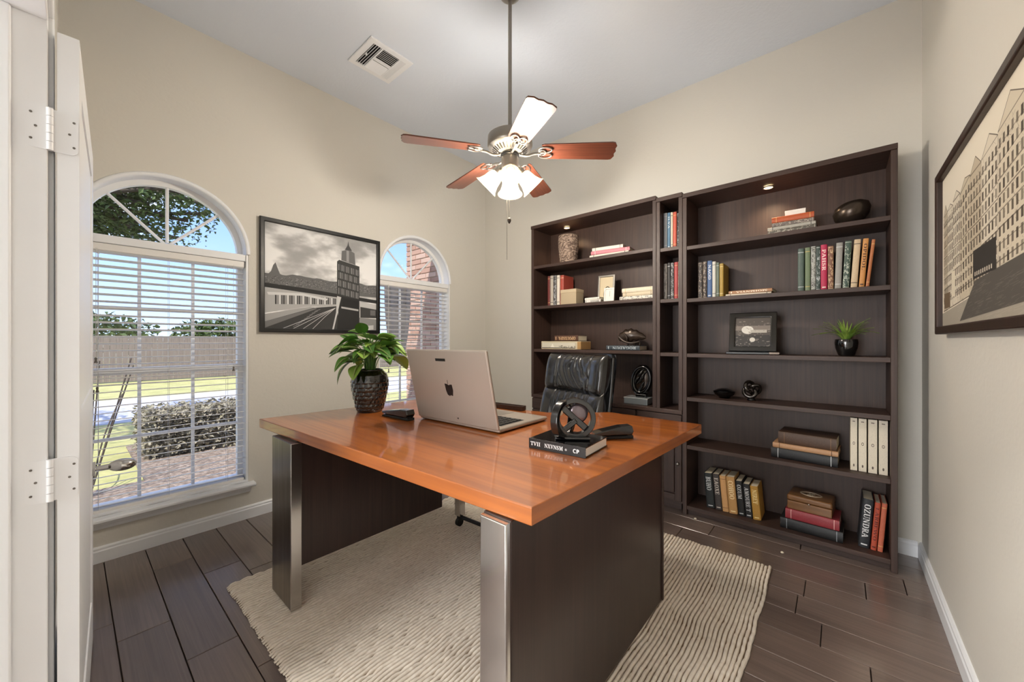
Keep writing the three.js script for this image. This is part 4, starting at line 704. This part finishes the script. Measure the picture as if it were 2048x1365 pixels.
row(1.493, [[-0.745, -0.715, 0.252, '#2e2725', ['#a89a8c', 2], 'dark brown ornate book, leftmost beside the tower divider'], [-0.714, -0.688, 0.255, '#3a302d', ['#b9ab9b', 2, 2], 'dark ornate book second from the tower divider'], [-0.687, -0.657, 0.254, '#46628f', [silver, 1, 4, 'NAOD'], 'blue book among the dark books, second shelf right bookcase'], [-0.656, -0.634, 0.245, '#c7c6be', [ink0, 0], 'white-grey book next to the blue book, right bookcase'], [-0.633, -0.613, 0.236, '#5f6a5d', [silver, 0], 'slim grey-green book beside the golden book'], [-0.612, -0.588, 0.226, '#a88a3c', ['#efe0b0', 0], 'golden yellow covered book at the end of its row']], 0.17, 'upright books on the second shelf, left half');
row(1.493, [[-0.19, -0.159, 0.258, '#4c5c54', [silver, 0], 'dark green book, first of the long row beside the flat books'], [-0.156, -0.13, 0.26, '#6c7c5e', [gold, 0], 'sage green book, second in the long row'], [-0.128, -0.105, 0.262, '#a9aaa4', [ink0, 2], 'pale grey ornate book, third in the long row'], [-0.104, -0.084, 0.26, '#33423c', [silver, 2], 'slim dark green ornate book left of the crimson book'], [-0.083, -0.053, 0.264, '#b3234b', ['#f0d9d0', 1, 6, 'PAHSR'], 'crimson book in the middle of the long row'], [-0.051, -0.025, 0.252, '#7a5340', ['#e3c79a', 2], 'brown and cream ornate book right of the crimson book'], [-0.022, 0.008, 0.264, '#98958f', [silver, 0], 'silver grey book in the long row', -0.03], [0.012, 0.041, 0.268, '#3f5247', ['#d9dccf', 2], 'deep green ornate book in the long row', -0.045], [0.046, 0.075, 0.27, '#cdb594', [ink0, 0], 'cream book in the long row', -0.06], [0.08, 0.104, 0.269, '#c68a4a', ['#4a2a14', 1, 9, 'OPIDOL'], 'orange book with dark lettering near the end of the long row', -0.07], [0.108, 0.123, 0.26, '#b06a3c', [gold, 0], 'slim rust book leaning at the end of the long row', -0.1]], 0.17, 'long row of books on the second shelf');
row(0.062, [[-0.69, -0.638, 0.232, '#1d2224', [silver, 1, 11, 'BUHO'], 'black book, first of the slanted row on the bottom shelf', 0.09], [-0.636, -0.594, 0.236, '#3a3433', ['#c9c2b8', 1, 12, 'EAOXE'], 'dark grey book, second of the slanted row on the bottom shelf', 0.09], [-0.592, -0.555, 0.234, '#c89a66', ['#7a5228', 0], 'tan book, third of the slanted row on the bottom shelf', 0.09], [-0.553, -0.503, 0.238, '#b98e58', ['#f0dcae', 1, 13, 'COHOO'], 'light brown lettered book in the slanted row', 0.09], [-0.501, -0.462, 0.222, '#191a1c', [silver, 1, 14, 'OZUM'], 'black lettered book right of the tan books', 0.09], [-0.46, -0.42, 0.212, '#26272a', [silver, 1, 15, 'AMOURE T'], 'black book with silver lettering beside the golden book', 0.09], [-0.418, -0.374, 0.21, '#b3873a', ['#f2dfa6', 1, 16, 'NIREY'], 'golden book leaning at the end of the slanted row', 0.09]], 0.17, 'slanted row of books on the bottom shelf');
row(0.062, [[0.078, 0.124, 0.27, '#22252a', ['#e6e6e6', 1, 17, 'OZUNDRA'], 'black book with white lettering at the right end of the bottom shelf', -0.07], [0.128, 0.152, 0.262, '#b24a31', ['#5c2016', 1, 18, 'LARBEWO'], 'rust red book with dark lettering, bottom shelf right end', -0.07], [0.155, 0.177, 0.264, '#c2664a', [gold, 0], 'slim salmon book against the bookcase side, bottom shelf', -0.07]], 0.18, 'books at the right end of the bottom shelf');
// ring binders
[[0.045, 0.076, 'cream binder, first of four beside the book stack'], [0.079, 0.114, 'cream binder with pale label strip, second of four'], [0.118, 0.156, 'cream binder, third of four'], [0.16, 0.197, 'cream binder, last of four at the bookcase side']].forEach(([x0, x1, label], k) => {
  const b = thing('ring_binder', label, 'binder', [(x0 + x1) / 2, 0.4805, ZF], 0, 'cream ring binders'), w = x1 - x0 - 0.002;
  part('spine', rb(-w / 2, w / 2, 0, 0.292, -0.006, 0, 0.002), spineMat('#e2d8c4', '#5c5044', 3, k + 1), b);
  part('cover', merge([rb(-w / 2, -w / 2 + 0.003, 0, 0.292, -0.19, -0.005, 0.001, 1), rb(w / 2 - 0.003, w / 2, 0, 0.292, -0.19, -0.005, 0.001, 1)]), cloth('#dccfb6'), b);
  part('pages', bb(-w / 2 + 0.004, w / 2 - 0.004, 0.004, 0.274, -0.186, -0.012), M.white, b);
  part('top_clip', rb(-w / 2 + 0.004, w / 2 - 0.004, 0.274, 0.288, -0.05, -0.008, 0.002), M.black, b);
});
// flat stacks
const lie = (x, y, z, h, w, d, cover, spine, label, turn, pages) => book({ lying: true, h, w, d, cover, spine, label, pos: [x, y + 0.0006, z], turn, pages });
lie(-1.41, 1.885, -2.83, 0.33, 0.024, 0.2, '#d8cfc2', [ink0, 0], 'white book at the bottom of the stack beside the mottled pot', 0.06);
lie(-1.4, 1.9096, -2.835, 0.32, 0.03, 0.19, '#c9808a', ['#f0dcd8', 0], 'pink book in the middle of the stack beside the mottled pot', 0.12);
lie(-1.43, 1.9402, -2.85, 0.26, 0.03, 0.16, '#e2dcd0', [ink0, 0], 'white book on top of the stack beside the mottled pot', 0.1);
lie(-1.18, 1.517, -2.835, 0.27, 0.03, 0.2, '#d9d4c8', [ink0, 2], 'white ornate book at the bottom of the pale stack by the tower divider', 0.02);
lie(-1.17, 1.5476, -2.84, 0.25, 0.028, 0.18, '#cfc0a4', [ink0, 0], 'beige book in the middle of the pale stack by the tower divider', -0.03);
lie(-1.175, 1.5762, -2.842, 0.25, 0.035, 0.18, '#ddd2bb', [gold, 0], 'cream book on top of the pale stack by the tower divider', 0);
lie(-1.55, 1.517, -2.83, 0.14, 0.026, 0.1, '#dedad2', [ink0, 1, 31, 'MSSOOI'], 'small white book under another in front of the little frame', 0.05);
lie(-1.56, 1.5436, -2.832, 0.14, 0.018, 0.09, '#e6e1d8', [ink0, 0], 'thin white book on top in front of the little frame', -0.08);
lie(-1.82, 1.1986, -2.845, 0.24, 0.05, 0.16, '#54382a', ['#d8b78c', 1, 33, 'OPOUXSIPA'], 'brown lettered book lying on the cream box', 0.02);
lie(-1.29, 1.127, -2.83, 0.27, 0.036, 0.17, '#39424a', ['#b8c2c8', 1, 34, 'ROGADUN'], 'slate blue book under the fish sculpture', 0.04);
lie(-0.22, 1.855, -2.825, 0.235, 0.028, 0.19, '#5b574f', ['#c9c2b3', 2], 'grey ornate book at the bottom of the orange stack', 0.02);
lie(-0.222, 1.8836, -2.83, 0.235, 0.018, 0.18, '#a9a59b', [ink0, 0], 'thin pale grey book in the orange stack', -0.02);
lie(-0.215, 1.9022, -2.835, 0.205, 0.024, 0.17, '#6c625c', ['#cbbfb0', 2], 'brown-grey ornate book under the orange book', 0.04);
lie(-0.215, 1.9268, -2.836, 0.205, 0.034, 0.17, '#b5562f', [gold, 0], 'orange book near the top of its stack', 0.03);
lie(-0.445, 1.493, -2.83, 0.25, 0.014, 0.18, '#d2c4b0', [ink0, 0], 'thin cream book lying under another beside the golden book', 0.03);
lie(-0.435, 1.5076, -2.832, 0.24, 0.02, 0.18, '#a67a58', ['#efe0cc', 1, 37, 'MOIMNYIA'], 'tan lettered book lying on a thin cream book', -0.04);
lie(-0.165, 0.48, -2.84, 0.315, 0.06, 0.21, '#141518', [silver, 0], 'black binder at the bottom of the stack beside the cream binders', -0.05);
lie(-0.16, 0.5406, -2.842, 0.31, 0.03, 0.2, '#b98f6a', ['#6a4a2c', 0], 'tan book in the middle of the stack beside the cream binders', -0.06);
lie(-0.15, 0.5712, -2.85, 0.275, 0.07, 0.19, '#4a3323', ['#7b5a3d', 0], 'thick brown book on top of the stack beside the cream binders', -0.07);
lie(-0.13, 0.062, -2.83, 0.29, 0.062, 0.2, '#111214', ['#8d9298', 0], 'thick black book at the bottom of the bottom-shelf stack', -0.04);
lie(-0.125, 0.1246, -2.835, 0.25, 0.058, 0.19, '#8e2f37', ['#e0b6ae', 0], 'red book in the middle of the bottom-shelf stack', -0.05);
{   // wooden keepsake box with an oval emblem
  const b = thing('keepsake_box', 'golden brown wooden box with a leaf-shaped emblem on the book stack', 'box', [-0.13, 0.1836, -2.93], -0.08);
  const wd = std({ map: woodTex([96, 64, 34], [140, 98, 56], 30, 6, 97, [6, 2], 256), roughness: 0.35 });
  part('body', metre(rb(-0.105, 0.105, 0, 0.05, -0.085, 0.085, 0.005), 'x'), wd, b); part('lid', metre(rb(-0.107, 0.107, 0.051, 0.085, -0.087, 0.087, 0.01, 3), 'x'), wd, b);
  const p = []; for (let k = 0; k < 32; k++) { const a = k / 32 * 6.2832; p.push([Math.cos(a) * 0.052, 0.0865, Math.sign(Math.sin(a)) * Math.pow(Math.abs(Math.sin(a)), 1.5) * 0.034]); }
  part('emblem', merge([tube(p, 0.0028, 64, 6, true), rb(-0.02, 0.02, 0.085, 0.088, -0.0035, 0.0035, 0.001).rotateY(0.5), rb(-0.016, 0.016, 0.085, 0.088, -0.0035, 0.0035, 0.001).rotateY(-0.9)]), std({ color: '#d8cdb6', roughness: 0.3, metalness: 0.5 }), b);
  part('clasp', sph(0.006, 0, 0.05, 0.087, 12), M.nickel, b);
}
// ---------------------------------------------------------------- shelf ornaments
{
  const p = thing('mottled_pot', 'mottled brown ceramic pot on the top shelf of the left bookcase', 'pot', [-1.83, 1.8855, -2.9]);
  const H = 0.245; const rr = (t) => 0.07 + 0.018 * Math.sin(Math.min(1, t * 1.25) * 1.57) - 0.003 * smooth(0.8, 1, t);
  const potTex = tex(256, 256, (u, v) => mixc([98, 80, 69], [164, 143, 127], smooth(0.35, 0.62, fbm(u, v, 44, 40, 2, 411))), true, 1);
  part('body', surface(120, 80, (u, t) => { const a = -u * 6.28318, r = rr(t) + 0.004 * (smooth(0.35, 0.6, fbm(u, t * 0.98, 44, 40, 2, 411)) - 0.5); return [Math.cos(a) * r, t * H, Math.sin(a) * r]; }), std({ map: potTex, roughness: 0.75 }), p);
  part('rim', new THREE.TorusGeometry(0.083, 0.004, 8, 48).rotateX(Math.PI / 2).translate(0, H, 0), std({ color: '#8c7868', roughness: 0.7 }), p);
  part('inside', cyl(0.07, 0.004, 0, 0.1, 0, 0.07, 32), M.soil, p);
}
{
  const b = thing('metal_bowl', 'dark bronze lopsided bowl on the top shelf of the right bookcase', 'bowl', [0.052, 1.8555, -2.9]);
  part('body', lathe([[0, 0], [0.035, 0], [0.05, 0.006], [0.075, 0.04], [0.083, 0.075], [0.074, 0.105], [0.05, 0.122], [0.046, 0.121], [0.068, 0.102], [0.076, 0.075], [0.068, 0.044], [0.04, 0.014], [0, 0.01]], 56).applyMatrix4(new THREE.Matrix4().set(1, 0, 0, 0, 0.14, 1, 0, 0.007, 0, 0, 1, 0, 0, 0, 0, 1)), M.bowl, b);
  part('foot', cyl(0.036, 0.006, 0, 0, 0, 0.036, 32), M.bowl, b);
}
{   // small cream box
  const b = thing('storage_box', 'small cream cardboard box in front of the red-covered book', 'box', [-1.775, 1.5172, -2.865]);
  part('body', rb(-0.078, 0.078, 0, 0.11, -0.07, 0.055, 0.003), std({ color: '#b5a488', roughness: 0.8 }), b); part('lid', rb(-0.08, 0.08, 0.1, 0.13, -0.072, 0.057, 0.004), std({ color: '#c2b194', roughness: 0.8 }), b);
  const c = thing('storage_box', 'flat cream box with a printed front under the brown lettered book', 'box', [-1.85, 1.1272, -2.87]);
  part('body', rb(-0.205, 0.205, 0, 0.07, -0.1, 0.07, 0.004), std({ color: '#d4c7aa', roughness: 0.75 }), c);
  part('printed_front', new THREE.PlaneGeometry(0.35, 0.05).translate(-0.022, 0.034, 0.0706), std({ roughness: 0.7, map: canvasTex(256, 48, (g, w, h) => { reseed(81); g.fillStyle = '#d9d3c2'; g.fillRect(0, 0, w, h); g.fillStyle = '#3a3733'; g.fillRect(0, h - 6, w, 6); g.fillStyle = '#8d877a'; for (let k = 0; k < 18; k++) g.fillRect(ran(0, w), ran(h * 0.45, h - 8), ran(4, 16), ran(2, 12)); g.fillStyle = '#f4efe2'; g.beginPath(); g.moveTo(70, 40); g.lineTo(84, 8); g.lineTo(100, 40); g.fill(); g.strokeStyle = '#6a655a'; g.strokeRect(1, 1, w - 2, h - 2); }) }), c);
  part('end_band', rb(0.17, 0.206, 0.002, 0.068, -0.098, 0.0712, 0.003), std({ color: '#b08a58', roughness: 0.7 }), c);
  const d = thing('card_box', 'small white card box on top of the orange book stack', 'box', [-0.205, 1.9615, -2.9], 0.05);
  part('body', rb(-0.05, 0.05, 0, 0.03, -0.04, 0.04, 0.002), M.white, d); part('lid', rb(-0.051, 0.051, 0.02, 0.034, -0.041, 0.041, 0.002), M.white, d);
}
// desk photo frames on shelves
const smallPrint = (draw) => std({ roughness: 0.45, map: canvasTex(256, 256, draw) });
{
  const a = thing('photo_frame', 'black framed photo on a small stand, third shelf of the right bookcase', 'photo frame', [-0.425, 1.1145, -2.87], 0.05);
  part('stand', rb(-0.145, 0.145, 0, 0.016, -0.03, 0.05, 0.004), M.black, a); part('stand_corner', rb(0.09, 0.146, 0.001, 0.0175, 0.0, 0.0512, 0.003), M.bowl, a);
  const g = new THREE.Group(); g.name = 'picture'; g.position.set(0, 0.015, 0.012); g.rotation.x = -0.16; a.add(g);
  frameParts(g, 0.26, 0.255, 0.02, 0.034, M.gloss, smallPrint((c, w, h) => { reseed(82); c.fillStyle = '#4a423c'; c.fillRect(0, 0, w, h); c.fillStyle = '#7b7068'; c.fillRect(0, h * 0.28, w, h * 0.16); c.fillStyle = '#2a2522'; c.fillRect(0, h * 0.6, w, h * 0.4); c.fillStyle = '#d8d4cc'; c.beginPath(); c.ellipse(w * 0.36, h * 0.42, 44, 36, 0.1, 0, 6.3); c.fill(); c.fillStyle = '#b2aca2'; c.fillRect(w * 0.45, h * 0.42, w * 0.45, 26); c.fillStyle = '#8d857b'; for (let k = 0; k < 90; k++) c.fillRect(ran(0, w), ran(h * 0.1, h), ran(3, 18), ran(2, 6)); c.fillStyle = '#cfcac0'; c.beginPath(); c.arc(w * 0.5, h * 0.76, 20, 0, 6.3); c.fill(); }));
  part('strut', rod([0, 0.02, -0.028], [0, 0.17, -0.02], 0.006), M.black, a);
  const b = thing('photo_frame', 'small pewter framed picture between the cream box and pale stack', 'photo frame', [-1.475, 1.5172, -2.93], 0.05);
  const gb = new THREE.Group(); gb.name = 'picture'; gb.rotation.x = -0.1; gb.position.z = 0.01; b.add(gb);
  frameParts(gb, 0.15, 0.235, 0.016, 0.018, M.nickel, smallPrint((c, w, h) => { c.fillStyle = '#cdbd9c'; c.fillRect(0, 0, w, h); c.strokeStyle = '#3a342c'; c.lineWidth = 10; c.beginPath(); c.ellipse(w * 0.58, h * 0.72, 66, 78, 0, 2.6, 6.4); c.stroke(); c.fillStyle = '#d6d2a0'; c.beginPath(); c.ellipse(w * 0.58, h * 0.76, 52, 60, 0, 0, 6.3); c.fill(); }));
  part('strut', rod([0, 0.005, -0.06], [0, 0.16, -0.004], 0.004), M.nickel, b);
  const d = thing('photo_frame', 'tiny white upright frame in front of the pewter framed picture', 'photo frame', [-1.418, 1.5172, -2.86], 0.08);
  const gd = new THREE.Group(); gd.name = 'picture'; gd.rotation.x = -0.12; d.add(gd);
  frameParts(gd, 0.085, 0.115, 0.012, 0.012, M.white, smallPrint((c, w, h) => { c.fillStyle = '#e2ddd2'; c.fillRect(0, 0, w, h); c.fillStyle = '#8b857c'; c.fillRect(w * 0.55, h * 0.15, 14, h * 0.5); }));
  part('strut', rod([0, 0.004, -0.05], [0, 0.08, -0.008], 0.004), M.white, d);
}
{   // fish-like carved sculpture
  const f = thing('fish_sculpture', 'dark bronze fish-like sculpture standing on a slate book', 'sculpture', [-1.245, 1.164, -2.91], 0.15);
  part('body', surface(40, 24, (u, v) => { const a = -u * 6.28318, t = v, x = lerp(-0.11, 0.105, t), r = 0.052 * Math.pow(Math.sin(Math.PI * clamp(0.06 + 0.9 * Math.pow(t, 0.75))), 0.8); return [x, 0.062 + 0.02 * Math.sin(t * 3) + Math.sin(a) * r * (1 + 0.1 * Math.sin(t * 30)), Math.cos(a) * r * 0.6]; }), M.bronze, f);
  part('jaw', merge([tube([[-0.1, 0.07, 0.02], [-0.06, 0.035, 0.03], [0, 0.02, 0.03], [0.06, 0.03, 0.02]], 0.008, 20, 8), tube([[-0.055, 0.095, 0.025], [-0.03, 0.06, 0.038], [-0.035, 0.03, 0.03]], 0.007, 16, 8)]), M.bronze, f);
  for (const x of [-0.03, 0.02, 0.06]) part('foot', lathe([[0, 0], [0.012, 0], [0.008, 0.012], [0.01, 0.03], [0, 0.032]], 14).translate(x, 0, 0.006), M.bronze, f);
}
{   // black openwork oval on a glass block, on the low cabinet
  const s = thing('oval_sculpture', 'black glossy openwork oval sculpture on the low cabinet beside the chair', 'sculpture', [-1.165, CT + 0.051, -2.9], 0.1);
  const outl = []; for (let k = 0; k < 28; k++) { const a = k / 28 * 6.2832; outl.push([Math.cos(a) * 0.065 + 0.012 * Math.sin(a), 0.13 + Math.sin(a) * 0.1, 0]); }
  part('ring', tube(outl, 0.02, 80, 10, true), M.gloss, s);
  reseed(83); for (let k = 0; k < 9; k++) { const x = ran(-0.04, 0.04), y = ran(0.07, 0.18); part('strand', tube([[x - 0.02, y - 0.035, ran(-0.01, 0.01)], [x + ran(-0.01, 0.01), y, 0.018], [x + 0.02, y + 0.04, ran(-0.01, 0.01)]], 0.0075, 14, 8), M.gloss, s); }
  part('core', new THREE.SphereGeometry(1, 24, 18).scale(0.056, 0.088, 0.012).translate(0, 0.13, -0.006), M.bronze, s);
  part('foot', rb(-0.04, 0.04, 0, 0.024, -0.03, 0.03, 0.006), M.gloss, s);
  const b = thing('display_block', 'grey polished block under the oval sculpture', 'block', [-1.185, CT + 0.001, -2.89], 0.05);
  part('body', rb(-0.09, 0.09, 0, 0.042, -0.07, 0.07, 0.003), std({ color: '#8d9499', roughness: 0.12, metalness: 0.4 }), b); part('top_plate', rb(-0.092, 0.092, 0.042, 0.05, -0.072, 0.072, 0.002), std({ color: '#b9bfc2', roughness: 0.15, metalness: 0.4 }), b);
}
{   // black dish and twisted knot
  const d = thing('shallow_dish', 'small black shallow dish with lid on the fourth shelf', 'dish', [-0.595, 0.8125, -2.91]);
  part('body', lathe([[0, 0], [0.03, 0], [0.034, 0.008], [0.058, 0.024], [0.068, 0.046], [0.064, 0.046], [0.054, 0.028], [0.03, 0.012], [0, 0.01]], 44), M.gloss, d);
  part('lid', lathe([[0, 0.066], [0.02, 0.066], [0.04, 0.06], [0.06, 0.05], [0.062, 0.046], [0, 0.046]], 44), M.gloss, d);
  const k = thing('knot_sculpture', 'small chrome-veined black knot sculpture on the fourth shelf', 'sculpture', [-0.435, 0.8125, -2.9]);
  part('knot', new THREE.TorusKnotGeometry(0.034, 0.012, 160, 12, 2, 3).rotateY(0.5).translate(0, 0.072, 0), phy({ color: '#2c2622', roughness: 0.12, metalness: 0.6, clearcoat: 1 }), k);
  part('foot', lathe([[0, 0], [0.026, 0], [0.026, 0.008], [0.012, 0.02], [0, 0.03]], 24), M.gloss, k);
}
{   // small spiky plant
  reseed(91);
  const p = thing('plant_pot', 'small rounded black pot on the third shelf of the right bookcase', 'pot', [0.03, 1.1145, -2.9]);
  part('body', lathe([[0, 0], [0.03, 0], [0.036, 0.004], [0.05, 0.045], [0.054, 0.075], [0.051, 0.095], [0.046, 0.096], [0.046, 0.085], [0, 0.085]], 44), M.blackVase, p);
  part('soil', cyl(0.046, 0.004, 0, 0.083, 0, 0.046, 28), M.soil, p);
  const q = thing('spiky_plant', 'small spiky grass-green plant in the rounded black pot', 'plant', [0.03, 1.2, -2.9]);
  const gm = ['#7d9a3c', '#93ad4c', '#678a34'].map((c) => std({ color: c, roughness: 0.55, side: THREE.DoubleSide }));
  const bl = [0.3, 0.65, 1].map((bend) => surface(2, 8, (u, t) => { const w = 0.0055 * (1 - t * t) + 0.0004, a = 2 * u - 1, th = bend * t * 1.3; return [a * w, 0.13 * (t * Math.cos(th * 0.6)) + 0.002 * Math.abs(a), 0.13 * t * Math.sin(th * 0.8) + 0]; }));
  for (let k = 0; k < 54; k++) { const o = part('leaf', bl[Math.floor(rnd() * 3)], gm[Math.floor(rnd() * 3)], q), a = k * 2.4; o.position.set(Math.cos(a) * 0.012, 0, Math.sin(a) * 0.012); o.rotation.order = 'YXZ'; o.rotation.set(ran(0.02, 0.5), -a + Math.PI / 2, 0); o.scale.setScalar(ran(0.7, 1.15)); }
}
// ---------------------------------------------------------------- ring sculpture on a black book, on the desk
{
  const b = thing('desk_book', 'black book with white lettering under the ring sculpture on the desk', 'book', [-0.768, TOP + 0.001, -1.135], 0.08);
  part('cover', merge([rb(-0.115, 0.115, 0, 0.004, -0.19, 0, 0.001, 1), rb(-0.115, 0.115, 0.032, 0.036, -0.19, 0, 0.001, 1)]), M.gloss, b);
  const t = canvasTex(512, 84, (g, w, h) => { g.fillStyle = '#0c0c0e'; g.fillRect(0, 0, w, h); g.fillStyle = '#e8e8e8'; g.font = 'bold 46px serif'; g.textBaseline = 'middle'; g.fillText('TVII', 16, h / 2, 96); g.fillText('NXVNSM', 150, h / 2, 170); g.font = 'bold 30px serif'; g.fillText('o', 336, h / 2); g.font = 'bold 46px sans-serif'; g.fillText('CP', 404, h / 2, 60); });
  part('spine', new THREE.BoxGeometry(0.23, 0.036, 0.003).translate(0, 0.018, 0.0), std({ map: t, roughness: 0.35 }), b);
  part('pages', bb(-0.111, 0.112, 0.004, 0.032, -0.187, -0.002), M.white, b);
  const s = thing('ring_sculpture', 'black interlocking ring sculpture standing on the black book', 'sculpture', [-0.755, TOP + 0.0375, -1.215], 0.62);
  const band = (r, w, t, tilt) => { const sh = new THREE.Shape(); sh.absarc(0, 0, r, 0, Math.PI * 2, false); const ho = new THREE.Path(); ho.absarc(0, 0, r - t, 0, Math.PI * 2, false); sh.holes.push(ho); return new THREE.ExtrudeGeometry(sh, { depth: w, bevelEnabled: true, bevelSize: 0.003, bevelThickness: 0.003, bevelSegments: 3, curveSegments: 48 }).translate(0, 0, -w / 2).rotateY(tilt); };
  part('ring', band(0.072, 0.03, 0.013, 0).translate(0.014, 0.077, 0.0), M.gloss, s);
  part('ring', band(0.068, 0.022, 0.012, 1.0).scale(1, 1, 1).translate(-0.028, 0.073, 0.01), M.gloss, s);
  part('cross_bar', rb(-0.062, 0.062, -0.012, 0.012, -0.007, 0.007, 0.004).rotateZ(-0.72).translate(0.008, 0.08, 0), M.gloss, s);
  part('cross_bar', rb(-0.034, 0.034, -0.01, 0.01, -0.007, 0.007, 0.004).rotateZ(0.7).translate(-0.008, 0.048, 0.006), M.gloss, s);
  part('plinth', rb(-0.06, 0.068, 0, 0.014, -0.03, 0.03, 0.006, 3), M.gloss, s);
  part('disc', new THREE.SphereGeometry(1, 28, 20).scale(0.036, 0.036, 0.012).translate(0.026, 0.094, -0.006), std({ color: '#6d6266', roughness: 0.15, metalness: 0.7 }), s);
  part('bead', sph(0.011, -0.042, 0.1, 0.024, 18), std({ color: '#d6bfa6', roughness: 0.4 }), s);
}

// two pale scraps lying on the planks
for (const [x, z, label] of [[-0.245, -2.625, 'tiny pale scrap on the floor in front of the bottom-shelf book stack'], [-0.735, -2.745, 'tiny pale scrap on the floor at the left foot of the right bookcase']]) {
  const s = thing('paper_scrap', label, 'scrap', [x, 0.0005, z], 0.4);
  part('scrap', new THREE.IcosahedronGeometry(0.007, 1).scale(1.2, 0.8, 1).translate(0, 0.0055, 0), M.paper, s);
}
scene.traverse((o) => { if (o.isMesh) { o.castShadow = true; o.receiveShadow = true; } });
renderer.render(scene, camera);
